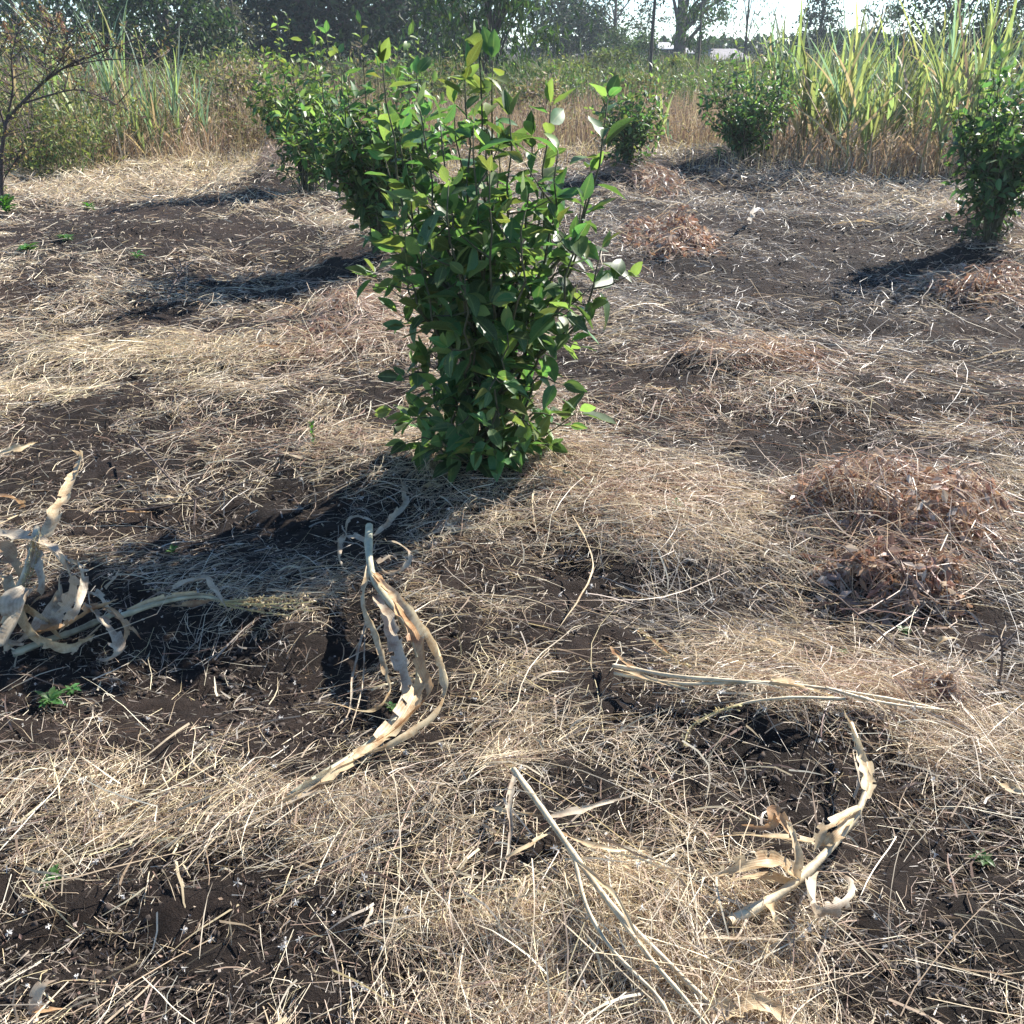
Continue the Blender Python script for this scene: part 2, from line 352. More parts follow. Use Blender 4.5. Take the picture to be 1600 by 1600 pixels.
def lying(x, y, L, width, k=4, curl=1.0, lift=.05, mat_h=.05, spread=.9, arch=.02, up=0.0, taper=True):
    n = len(x)
    th = 6.28*fbm(x*.9+20, y*.9, 83, 2)*1.6 + rng.normal(0, spread, n)
    kap = rng.normal(0, curl, n); t = np.linspace(0, 1, k)[None]
    ds = (L/(k-1))[:, None]
    wob = (rng.normal(0, .16*curl, (n, k)) + (rng.random((n, k)) < .14)*rng.normal(0, .7, (n, k))).cumsum(1)
    ang = th[:, None] + kap[:, None]*(t-.5) + wob
    px = x[:, None] + np.concatenate([np.zeros((n, 1)), (np.cos(ang)*ds)[:, 1:].cumsum(1)], 1)
    py = y[:, None] + np.concatenate([np.zeros((n, 1)), (np.sin(ang)*ds)[:, 1:].cumsum(1)], 1)
    px -= (px.mean(1)-x)[:, None]; py -= (py.mean(1)-y)[:, None]
    g = G(px, py)
    z0 = (rng.random(n)**1.6*mat_h)[:, None]
    tilt = rng.normal(0, lift, n)[:, None]*L[:, None]/.15
    z = g + z0 + np.abs(tilt)*np.where(tilt > 0, t, 1-t) + np.abs(rng.normal(0, arch, n))[:, None]*np.sin(math.pi*t) + up*t*L[:, None]
    P = np.stack([px, py, np.maximum(z, g-.004)], -1)
    T = norm(np.gradient(P, axis=1))
    rv = norm(rng.normal(0, 1, (n, 1, 3)) + np.array([0, 0, .2]))
    S = norm(np.cross(T, rv))
    W = (width/2)[:, None]*((1-.75*t**2) if taper else 1)*np.ones((n, k))
    return P, W, S

def leafcloud(C, size, elong=2.2, droop=0.0):
    """rhombic leaves at C"""
    n = len(C); d = rng.normal(0, 1, (n, 3)); d[:, 2] -= droop; d = norm(d)
    s = norm(np.cross(d, rng.normal(0, 1, (n, 3)))); sz = size[:, None]
    nn = np.cross(d, s)
    a = C; b = C+d*sz*.5+s*sz*.5/elong+nn*sz*.06; c_ = C+d*sz; e = C+d*sz*.5-s*sz*.5/elong+nn*sz*.06
    V = np.stack([a, b, c_, e], 1).reshape(-1, 3); F = np.arange(n*4).reshape(-1, 4); return V, F
# main mat of dry grass
bs = Bag()
for NS, l0, kk in ((125000, .042, 3), (88000, .085, 4)):
    x, y = scatter(NS, 0.95, 17.0, .9, straw_density); d = straw_density(x, y)
    L = np.clip(rng.lognormal(math.log(l0), .5, NS), .014, .34)*(1+.05*y)
    Wd = np.maximum(rng.uniform(.0008, .0020, NS), .00052*y*rng.uniform(.6, 1.5, NS))
    P, W, S = lying(x, y, L, Wd, kk, (.8), .016+.004*np.clip(y-3, 0, 8), (.006+.036*d)*(1+.14*np.clip(y-3, 0, 8)), .85, .005)
    V, F = ribbons(P, W, S); bs.add(V, F, np.repeat(straw_color(x, y, NS), 2*kk, 0))
V, F, c = np.vstack(bs.v), np.vstack(bs.f), np.vstack(bs.c)
tag(obj('dry_grass_litter', mesh('dry_grass_litter', V, F, M['straw'], c)), 'dry straw coloured grass litter lying matted over the dark soil', 'dry grass', kind='stuff')
# longer stems crossing above the mat
NL = 4500
dl = lambda x, y: straw_density(x, y)**1.3
x, y = scatter(NL, 1.0, 15.0, .9, dl)
L = np.clip(rng.lognormal(math.log(.26), .45, NL), .1, .8)*(1+.03*y)
Wd = np.maximum(rng.uniform(.0012, .0028, NL), .0005*y)
P, W, S = lying(x, y, L, Wd, 9, .45, .012, .05, .9, .012)
V, F = ribbons(P, W, S)
c = np.repeat(straw_color(x, y, NL), 18, 0)*.92
tag(obj('long_dry_stems', mesh('long_dry_stems', V, F, M['straw'], c)), 'long bent dry grass stems lying across the straw mat', 'dry grass', kind='stuff')
# short grey debris and chaff on the soil
NC = 125000
x, y = scatter(NC, .95, 13.0, .9)
L = rng.uniform(.004, .028, NC)*(1+.12*y); Wd = np.maximum(rng.uniform(.001, .0028, NC), .00065*y)
P, W, S = lying(x, y, L, Wd, 2, .8, .01, .018, 3, .003)
V, F = ribbons(P, W, S)
cb = np.array([[.17, .13, .10], [.34, .28, .22], [.10, .075, .06], [.50, .44, .36], [.22, .15, .11]])[rng.choice(5, NC, p=[.28, .27, .18, .14, .13])]
tag(obj('chaff', mesh('chaff', V, F, M['straw'], np.repeat(cb, 4, 0))), 'short grey brown chaff strewn over the bare soil', 'chaff', kind='stuff')
# flat broken blades and leaf crumbs among the straw
NB = 5000
x, y = scatter(NB, .95, 13.0, .9, lambda x, y: .2+.8*straw_density(x, y))
L = rng.uniform(.03, .16, NB)*(1+.05*y); Wd = np.maximum(rng.uniform(.0025, .006, NB), .0009*y)
P, W, S = lying(x, y, L, Wd, 5, .6, .02, .045, 1.2, .01)
V, F = ribbons(P, W, S)
tag(obj('broken_blades', mesh('broken_blades', V, F, M['straw'], np.repeat(straw_color(x, y, NB)*.75, 10, 0))), 'flat broken pieces of dry grass blades lying in the straw', 'dry grass', kind='stuff')
NQ = 13000
x, y = scatter(NQ, .95, 12.0, .9)
V, F = leafcloud(np.stack([x, y, G(x, y)+rng.uniform(.002, .035, NQ)], -1), np.maximum(rng.uniform(.004, .014, NQ), .0018*y), 1.9, .3)
cq = np.array([[.30, .20, .14], [.42, .33, .25], [.22, .15, .11], [.44, .37, .29], [.30, .26, .22]])[rng.choice(5, NQ, p=[.3, .2, .25, .08, .17])]*rng.uniform(.7, 1.2, (NQ, 1))
tag(obj('leaf_crumbs', mesh('leaf_crumbs', V, F, M['straw'], np.repeat(cq, 4, 0))), 'small crumbled dead leaves scattered through the litter', 'leaf litter', kind='stuff')
# pale fluffy seed heads
NF = 420; SP = 12
x, y = scatter(NF, 1.0, 5.0, .6)
cz = G(x, y) + rng.uniform(.02, .07, NF)
ctr = np.repeat(np.stack([x, y, cz], -1), SP, 0); dr = norm(rng.normal(0, 1, (NF*SP, 3)))
rr = np.repeat(rng.uniform(.004, .010, NF), SP)[:, None]
P = np.stack([ctr, ctr+dr*rr*.6, ctr+dr*rr], 1); S = norm(np.cross(dr, rng.normal(0, 1, dr.shape)))[:, None].repeat(3, 1)
V, F = ribbons(P, np.full((NF*SP, 3), .0008), S)
tag(obj('seed_fluff', mesh('seed_fluff', V, F, M['straw'], np.full((len(V), 3), .62)*np.array([1, .96, .9]))), 'small pale fluffy seed heads caught in the dry grass', 'seed heads', kind='stuff')
# soil crumbs
def crumb():
    V = np.array([[1, 0, 0], [-1, 0, 0], [0, 1, 0], [0, -1, 0], [0, 0, 1], [0, 0, -1]], float)
    F = np.array([[0, 2, 4], [2, 1, 4], [1, 3, 4], [3, 0, 4], [2, 0, 5], [1, 2, 5], [3, 1, 5], [0, 3, 5]]); return V, F
cv, cf = crumb(); NK = 15000
x, y = scatter(NK, .95, 9.0, .7, lambda x, y: .15+field(x, y, BARE))
sz = np.clip(rng.lognormal(math.log(.0036), .6, NK), .0013, .013)*(1+.08*y)
A = rng.uniform(.6, 1.2, (NK, 6, 3))*sz[:, None, None]; ro = rng.uniform(0, 6.28, NK); Vc = cv[None]*A
tl = rng.uniform(-.7, .7, NK)[:, None]
vx = Vc[..., 0]*np.cos(ro)[:, None]-Vc[..., 1]*np.sin(ro)[:, None]; vy = Vc[..., 0]*np.sin(ro)[:, None]+Vc[..., 1]*np.cos(ro)[:, None]
vz = Vc[..., 2]*.75 + vx*tl
Vc = np.stack([vx+x[:, None], vy+y[:, None], vz+(G(x, y)+sz*.2+.004)[:, None]], -1).reshape(-1, 3)
Fc = (cf[None]+(np.arange(NK)*6)[:, None, None]).reshape(-1, 3)
tag(obj('soil_crumbs', mesh('soil_crumbs', Vc, Fc, M['clod'], None, True)), 'dark crumbs of dug soil scattered on the bare patches', 'soil', kind='stuff')

# ================================================================== WEEDS BEHIND
def upright(x, y, h, width, k=4, lean=.25):
    n = len(x); t = np.linspace(0, 1, k)[None]
    a = rng.uniform(0, 6.28, n)[:, None]; l = np.abs(rng.normal(0, lean, n))[:, None]
    off = l*h[:, None]*t**1.7
    P = np.stack([x[:, None]+np.cos(a)*off, y[:, None]+np.sin(a)*off, G(x, y)[:, None]+h[:, None]*t*(1-.15*l)], -1)
    T = norm(np.gradient(P, axis=1)); S = norm(np.cross(T, norm(rng.normal(0, 1, (n, 1, 3)))))
    W = (width/2)[:, None]*(1-.6*t)*np.ones((n, k)); return P, W, S
def weedband(name, label, n, region, hmean, cols, leafcols, nleaf, wmul=1.0, leafsize=.05, lean=.25):
    x, y = region(n); n = len(x)
    h = hmean(x, y)*rng.uniform(.55, 1.15, n)
    P, W, S = upright(x, y, h, np.maximum(.004, .0007*y)*wmul*rng.uniform(.7, 1.4, n), 3, lean)
    b = Bag(); V, F = ribbons(P, W, S)
    cc = np.array(cols)[rng.choice(len(cols), n)]*rng.uniform(.75, 1.2, (n, 1)); b.add(V, F, np.repeat(cc, 6, 0))
    if nleaf:
        id_ = rng.integers(0, n, nleaf); t = rng.uniform(.25, 1.0, nleaf)
        C = P[id_, 0] + (P[id_, 2]-P[id_, 0])*t[:, None] + rng.normal(0, .03, (nleaf, 3))
        V, F = leafcloud(C, np.maximum(leafsize, .0016*y[id_])*rng.uniform(.6, 1.5, nleaf), 2.4)
        lc = np.array(leafcols)[rng.choice(len(leafcols), nleaf)]*rng.uniform(.7, 1.25, (nleaf, 1)); b.add(V, F, np.repeat(lc, 4, 0))
    o = obj(name, b.build(name, M['weed'])); tag(o, label, 'weeds', kind='stuff'); return o
def box_region(x0, x1, y0, y1, edge=1.0, freq=.8, gap=None):
    def f(n):
        y = y0 + (y1-y0)*rng.random(n)**1.5; x = x0*(y/y0)**.85 + rng.random(n)*(x1-x0)*(y/y0)**.9
        k = y > y0 + edge*fbm(x*freq, y*0+5, 91, 2)*2-edge*.6
        if gap is not None: k &= ~gap(x, y)
        return x[k], y[k]
    return f
BROWN = [(.27, .20, .15), (.34, .25, .18), (.22, .15, .11), (.38, .30, .22), (.16, .11, .08)]
OLIVE = [(.09, .14, .05), (.15, .20, .075), (.19, .22, .10), (.22, .20, .10), (.11, .16, .065)]
# tall dry weeds behind the cleared ground: left, middle
weedband('dry_weeds', 'tall brown dry weeds behind the left part of the clearing', 11000, box_region(-9.5, -2.0, 15.2, 30), lambda x, y: .55+.85*fbm(x*.6, y*.6, 5), BROWN+OLIVE[3:4], BROWN+OLIVE, 34000, .8, .06, .4)
weedband('pinkish_grass', 'pinkish brown dry grass behind the citrus bushes', 9000, box_region(-3.2, 4.0, 16.0, 24), lambda x, y: .35+.55*fbm(x*.7, y*.7, 6), [(.40, .28, .22), (.34, .23, .18), (.46, .35, .28)]+BROWN[:2], BROWN+OLIVE[2:3], 12000, .8, .05, .35)
weedband('field_weeds', 'olive green weeds covering the field behind the bushes', 13000, box_region(-4.5, 10, 22, 62), lambda x, y: .6+.75*fbm(x*.5, y*.5, 8), OLIVE+BROWN[:1], OLIVE+OLIVE+OLIVE[:2], 42000, .8, .07, .4)
weedband('left_leafy_weeds', 'leafy yellow green weeds at the left edge', 2200, box_region(-8.5, -5.0, 12.6, 16.5, .6), lambda x, y: .6+.7*fbm(x*.6, y*.6, 9), OLIVE+BROWN[:3], OLIVE+[(.22, .25, .06), (.30, .30, .08)]+BROWN[:2], 16000, .7, .06, .5)
# short standing stubble fringing the clearing
weedband('stubble_fringe', 'short pale dry grass fringing the clearing', 9000, box_region(-9, 9, 12.5, 17.5, 1.5), lambda x, y: .14+.14*fbm(x, y, 10), [(.55, .43, .28), (.45, .34, .22), (.36, .27, .2)], [(.4, .3, .2)], 0, .8, lean=.6)

# ================================================================== TREES BEYOND
def tree(name, label, px, D, top, cw, low, cols, n=5200, leaf=.2, droop=0., trunk_r=.18, clumps=70, elong=2.2, density=.42, lean=0, cat='tree', zshape=1.0, barkm='bark', group=None, skirt=True):
    """px: pixel column in the photograph; D metres away; top: height m; cw: crown half width m; low: crown's lower edge m"""
    p = wall(px, 70, D); x0, y0 = p.x, D; g = G1(x0, y0)
    t = thing(name, (x0, y0, g), label, cat, group)
    tb = Bag(); cz = (low+top)/2; ch = (top-low)/2
    main = spline([(0, 0, -.2), (lean*.3, 0, low*.6+.2), (lean*.7, .1, cz), (lean, 0, top*.92)], 9)
    V, F = tube(main, np.linspace(trunk_r, trunk_r*.15, 9), 7); tb.add(V, F)
    cen = []
    for i in range(clumps):
        wz = rng.random()**(1.5 if skirt else .9); a = rng.uniform(0, 6.28); r = rng.random()**.4
        prof = (1-wz**2.2)**.5*(1 if skirt else min(1, .45+wz*1.6))*(1-(1-zshape)*wz)
        q = np.array([lean*.8+math.cos(a)*cw*r*prof, math.sin(a)*cw*r*prof, low+wz*2*ch])
        cen.append(q)
        if i % 4 == 0:
            j = min(8, max(2, int(3+4*wz))); s = main[j-1]
            V, F = tube(spline([s, (s+q)/2+np.array([0, 0, .12*ch]), q], 5), np.linspace(trunk_r*.34, trunk_r*.06, 5), 5); tb.add(V, F)
    obj('trunk', tb.build('trunk', M[barkm], True), t)
    cen = np.array(cen); id_ = rng.integers(0, clumps, n); rad = min(cw, ch)*density*rng.uniform(.5, 1.2, clumps)
    C = cen[id_] + rng.normal(0, .5, (n, 3))*rad[id_][:, None]*np.array([1, 1, .75])
    C[:, 2] = np.maximum(C[:, 2], .1)
    V, F = leafcloud(C, leaf*rng.uniform(.6, 1.4, n), elong, droop)
    tint = rng.uniform(.75, 1.3, clumps)[id_][:, None]
    cc = np.array(cols)[rng.choice(len(cols), n)]*tint
    crown = obj('crown', mesh('crown', V, F, M['tree'], np.repeat(cc, 4, 0)), t); crown['kind'] = 'stuff'
    return t
DK = [(.020, .042, .024), (.030, .055, .027), (.016, .033, .023)]
MD = [(.036, .068, .025), (.052, .086, .031), (.031, .054, .024)]
LT = [(.08, .125, .04), (.10, .14, .05), (.06, .095, .032)]
GRY = [(.085, .08, .06), (.11, .10, .07), (.07, .075, .05)]
TG = 'trees beyond the field'
tree('mango_tree', 'dark leafy tree at the far left behind tall weeds', 30, 42, 6.5, 4.2, .6, DK+MD[:1], 6000, .22, group=TG)
tree('mango_tree', 'round mid green tree left of the pointed cane leaves', 165, 38, 5.6, 2.6, .5, MD, 5200, .2, group=TG)
tree('mango_tree', 'broad tree with pale leaf tips behind the left cane clump', 262, 36, 3.9, 2.2, .4, MD+DK+LT[:1], 6000, .2, .8, group=TG)
tree('thorn_tree', 'grey brown sparse shrubby tree beside the darkest big tree', 368, 38, 3.3, 1.1, .3, GRY, 3200, .13, clumps=40, group=TG)
tree('mango_tree', 'largest darkest tree with a spreading low crown left of centre', 470, 46, 9, 5.0, .4, DK, 16000, .30, trunk_r=.4, clumps=110, group=TG)
tree('mango_tree', 'dark tree with a thick forked trunk behind the main bush', 615, 48, 8, 4.0, .8, DK+MD[:1], 11000, .30, trunk_r=.42, clumps=80, group=TG)
tree('mango_tree', 'mango tree with long drooping bright leaves behind the main bush top', 765, 27, 4.6, 1.75, .35, MD+LT, 4200, .26, 1.6, .13, 80, 4.5, group=TG)
tree('mango_tree', 'dull green tree right of the drooping mango tree', 880, 62, 5.0, 2.6, .5, DK+MD, 4500, .24, group=TG)
tree('acacia_tree', 'feathery tree with open crown left of the thin pole', 960, 75, 6.5, 3.8, 2.0, MD+GRY, 4200, .24, clumps=60, density=.32, skirt=False, group=TG)
tree('acacia_tree', 'spreading tree with dark upright trunk beside the pale roof', 1062, 66, 8.5, 4.4, 2.4, MD+GRY[:1], 5600, .22, trunk_r=.5, clumps=80, density=.3, skirt=False, group=TG)
tree('gum_sapling', 'slender wispy sapling with hanging leaves right of the trunk', 1093, 40, 4.6, 1.0, 1.3, MD+LT[:1], 700, .22, 1.5, .07, 26, 5, .5, skirt=False, group=TG)
tree('gum_sapling', 'tall thin sapling with sparse hanging leaves against the sky', 1165, 48, 6, 1.5, 1.2, GRY+MD, 800, .22, 1.5, .08, 30, 5, .5, skirt=False, group=TG)
tree('round_shrub', 'bright green feathery round shrub in front of the far trees', 968, 58, 2.15, 1.5, .1, LT+MD[:1], 3600, .14, trunk_r=.08, clumps=60, cat='shrub', group='feathery shrubs before the houses')
tree('round_shrub', 'lower feathery green shrub touching the pale flat roof', 1015, 56, 1.9, 1.2, .1, LT+MD, 2800, .14, trunk_r=.08, clumps=50, cat='shrub', group='feathery shrubs before the houses')
tree('round_shrub', 'small dull green shrub between the two house roofs', 1088, 60, 1.7, .8, .1, MD, 1800, .14, trunk_r=.06, clumps=40, cat='shrub', group='feathery shrubs before the houses')
tree('cedar_tree', 'pointed dark blue green tree standing alone against the sky', 1280, 62, 4.4, 1.7, .6, DK+MD[:1], 4200, .2, clumps=70, zshape=.55, density=.34, group=TG)
tree('thorn_tree', 'small open twiggy tree right of the pointed tree', 1372, 66, 3.9, 1.7, .6, MD+GRY, 1700, .18, clumps=50, density=.32, group=TG)
tree('mango_tree', 'big dark tree rising behind the sugarcane tops', 1490, 46, 6.5, 2.7, .6, DK+MD, 5600, .22, clumps=80, group=TG)
tree('mango_tree', 'dark tree at the right edge behind the sugarcane', 1610, 44, 5.5, 2.4, .6, DK+MD, 4600, .22, group=TG)
# brushwood on the edge of the clearing
SG = 'wild shrubs among the weeds'
OL = [(.12, .15, .06), (.16, .18, .07), (.20, .20, .09), (.10, .13, .05)]; BR_ = [(.26, .19, .14), (.32, .24, .17), (.20, .15, .11)]; YL = [(.22, .25, .08), (.28, .28, .10), (.16, .2, .06)]
for px, D, top, cw, cols, lab in [(25, 13.6, 1.55, .75, YL+OL, 'yellow green wild shrub behind the bare branches'), (85, 15.8, 1.45, .6, OL+BR_, 'olive wild shrub left of the tallest young cane'), (345, 17.5, 1.25, .7, BR_+OL[:1], 'brown wild shrub right of the bluish cane fan'),
                                  (395, 18.5, 1.15, .7, BR_, 'reddish brown wild shrub left of the pale topped citrus bush'), (300, 21, 1.5, 1.0, OL, 'olive wild shrub behind the bluish cane fan'), (390, 24, 1.5, 1.0, OL+YL, 'pale olive wild shrub under the grey brown sparse tree'),
                                  (560, 24, 1.45, 1.2, BR_+OL[:1], 'rusty wild shrub behind the half hidden citrus bush'), (700, 22, 1.3, .8, OL+BR_[:1], 'grey olive wild shrub behind the top of the nearest bush'), (855, 19.5, .95, .8, BR_+OL[:1], 'low brownish wild shrub right of the nearest bush top'),
                                  (890, 30, 1.2, 1.1, YL+OL, 'yellow olive wild shrub left of the far citrus bushes'), (965, 38, 1.35, 1.4, OL, 'wide olive wild shrub in the field left of the thin pole'), (1060, 36, 1.05, 1.3, OL+YL, 'wide pale olive wild shrub right of the thin pole'), (1130, 40, .95, 1.4, OL, 'olive wild shrub under the grey roofed house'),
                                  (1000, 23, .9, .7, BR_+OL, 'low mixed brown shrub behind the small citrus bush')]:
    tree('wild_shrub', lab, px, D, top, cw, .08, cols, 1500, .0035*D+.025, trunk_r=.02, clumps=45, density=.5, cat='shrub', group=SG, elong=2.6)
# hedge of far foliage closing the view below the crowns
n = 16000; hx = rng.uniform(-75, 75, n); hy = 84+6*fbm(hx*.1, hx*0, 4)+rng.normal(0, 1.5, n); hh = (1.2+1.5*fbm(hx*.16, hx*0+3, 12, 3)+4*ss(9, 1, hx)+2.0*ss(38, 44, hx))
C = np.stack([hx, hy, hh*rng.random(n)**.7], -1)
V, F = leafcloud(C, rng.uniform(.4, .9, n), 1.7)
cc = np.array(DK+MD+GRY[:1])[rng.choice(7, n)]
tag(obj('far_thicket', mesh('far_thicket', V, F, M['tree'], np.repeat(cc, 4, 0))), 'far dark thicket closing the field under the trees', 'thicket', kind='stuff')

# pole
def pole(px, ytop, D, r, label):
    p = wall(px, 70, D); g = G1(p.x, D); top = wall(px, ytop, D).z
    k = 9; pts = [(.012*math.sin(i*1.3), .01*math.cos(i*2.1), -.3+(top+.8-g)*i/(k-1)) for i in range(k)]
    V, F = tube(pts, np.linspace(r, r*.75, k), 8)
    t = thing('pole', (p.x, D, g), label, 'pole'); obj('shaft', mesh('shaft', V, F, M['bark'], None, True), t)
    for a, z in ((.4, 1.35), (2.5, 1.9), (4.1, 2.3)):
        d = Vector((math.cos(a), math.sin(a), .5)); V, F = tube([(0, 0, z), d*.12+Vector((0, 0, z))], [r*.35, r*.2], 6); obj('branch_stub', mesh('branch_stub', V, F, M['bark']), t)
pole(1019, -40, 26, .045, 'thin straight pole standing up in the field past the roof')

# houses
def house(name, px0, px1, yroof_top, yroof_bot, D, roofc, wallc, label, depth=5, nwin=2):
    a = wall(px0, yroof_bot, D); b = wall(px1, yroof_bot, D); zt = wall(px0, yroof_top, D+depth/2).z; ze = a.z
    xc, hw = (a.x+b.x)/2, (b.x-a.x)/2; t = thing(name, (xc, D, 0), label, 'house')
    def box(x0, x1, y0, y1, z0, z1):
        V = np.array([[x0, y0, z0], [x1, y0, z0], [x1, y1, z0], [x0, y1, z0], [x0, y0, z1], [x1, y0, z1], [x1, y1, z1], [x0, y1, z1]], float)
        return V, np.array([[0, 3, 2, 1], [4, 5, 6, 7], [0, 1, 5, 4], [1, 2, 6, 5], [2, 3, 7, 6], [3, 0, 4, 7]])
    o = .35; wl = Bag(); V, F = box(-hw+o, hw-o, o, depth-o, -.3, ze); wl.add(V, F); w = obj('wall', wl.build('wall', wallc), t)
    ins = min(hw*.45, depth*.5)
    RV = np.array([[-hw, 0, ze], [hw, 0, ze], [hw, depth, ze], [-hw, depth, ze], [-hw+ins, depth/2, zt], [hw-ins, depth/2, zt],
                   [-hw, 0, ze-.08], [hw, 0, ze-.08], [hw, depth, ze-.08], [-hw, depth, ze-.08]])
    RF = np.array([[0, 1, 5, 4], [2, 3, 4, 5], [1, 2, 5, 5], [3, 0, 4, 4], [6, 7, 1, 0], [7, 8, 2, 1], [8, 9, 3, 2], [9, 6, 0, 3], [9, 8, 7, 6]])
    me = bpy.data.meshes.new('roof'); me.from_pydata([tuple(v) for v in RV], [], [tuple(dict.fromkeys(map(int, f))) for f in RF]); me.materials.append(roofc); obj('roof', me, t)
    for i in range(nwin):
        xx = -hw+o+(2*hw-2*o)*(i+.5)/nwin; V, F = box(xx-.35, xx+.35, o-.03, o+.02, .75, min(1.75, ze-.15)); wb = Bag(); wb.add(V, F); obj('window', wb.build('window', M['glassdark']), t)
    return t
def plain(name, color, rough=.7, metal=0.0, sc=8, var=.25):
    m, N, L = nodes(name); b = N['Principled BSDF']; tc = N.new('ShaderNodeTexCoord'); n = N.new('ShaderNodeTexNoise'); n.inputs['Scale'].default_value = sc; n.inputs['Detail'].default_value = 6
    L.new(tc.outputs['Object'], n.inputs['Vector']); r = N.new('ShaderNodeValToRGB'); L.new(n.outputs[0], r.inputs[0])
    r.color_ramp.elements[0].position = .3; r.color_ramp.elements[0].color = (*[c*(1-var) for c in color], 1); r.color_ramp.elements[1].position = .7; r.color_ramp.elements[1].color = (*[min(1, c*(1+var)) for c in color], 1)
    L.new(r.outputs[0], b.inputs['Base Color']); b.inputs['Roughness'].default_value = rough; b.inputs['Metallic'].default_value = metal; return m
M['glassdark'] = plain('dark_window', (.02, .022, .025), .2); M['ironroof'] = plain('grey_iron_roof', (.24, .22, .225), .6, 0, 3)
M['paleroof'] = plain('pale_iron_roof', (.42, .41, .40), .6, 0, 3); M['mudwall'] = plain('dark_brown_wall', (.12, .085, .07), .9)
house('house', 1108, 1178, 76, 93, 60, M['ironroof'], M['mudwall'], 'small house with grey iron roof left of the sugarcane')
house('house', 1028, 1060, 66, 76, 72, M['paleroof'], M['mudwall'], 'pale flat roofed house left of the dark tree trunk', 5, 1)
house('shed', 1070, 1086, 75, 83, 74, M['paleroof'], M['mudwall'], 'tiny pale roofed shed right of the dark tree trunk', 3, 1)

# ================================================================== CITRUS BUSHES
def citrus_leaf(fold, curl, twist, wav, wid=.50, nl=6):
    V, Fq = [], []
    ts = np.linspace(0, 1, nl)
    for i, t in enumerate(ts):
        w = wid*.5*(math.sin(math.pi*min(1, t**.85*.98+.01)))**.8*(1-.15*t) + (.01 if i in (0, nl-1) else 0)
        if i == nl-1: w = .012
        s = .12 + .88*t; ang = curl*t
        cx = s*math.cos(ang*.5); cz = -s*math.sin(ang*.5)*.9
        tw = twist*t
        for sg in (-1, 0, 1):
            lz = abs(sg)*w*fold + sg*w*math.sin(tw) + wav*math.sin(t*9+sg)*abs(sg)*w
            V.append((cx, sg*w*math.cos(tw), cz+lz))
    for i in range(nl-1):
        for j in range(2):
            a = i*3+j; Fq.append((a, a+3, a+4, a+1))
    n = len(V)
    V += [(0, -.008, 0), (0, .008, 0), (.125, -.01, 0.0), (.125, .01, 0.0)]; Fq.append((n, n+2, n+3, n+1))
    return np.array(V, float), np.array(Fq)
LEAVES = [citrus_leaf(random.uniform(.15, .75), random.uniform(-.1, 1.1), random.uniform(-.5, .5), random.uniform(-.2, .2), random.uniform(.42, .56)) for _ in range(12)]
def ribcol(v):
    c = np.zeros((len(v), 3)); c[1:len(v)-4:3, 0] = 1; return c
LEAF_ME = {m: [mesh('leaf', v, f, M[m], ribcol(v), True) for v, f in LEAVES] for m in ('citrus', 'citrus_young')}
LEAVES_LO = [citrus_leaf(random.uniform(.15, .6), random.uniform(0, 1.0), random.uniform(-.4, .4), 0, .44, 4) for _ in range(6)]
def frame(d, nrm):
    d = d.normalized(); y = nrm.cross(d)
    if y.length < 1e-4: y = Vector((1, .3, 0)).cross(d)
    y.normalize(); z = d.cross(y); return Matrix((d, y, z)).transposed()
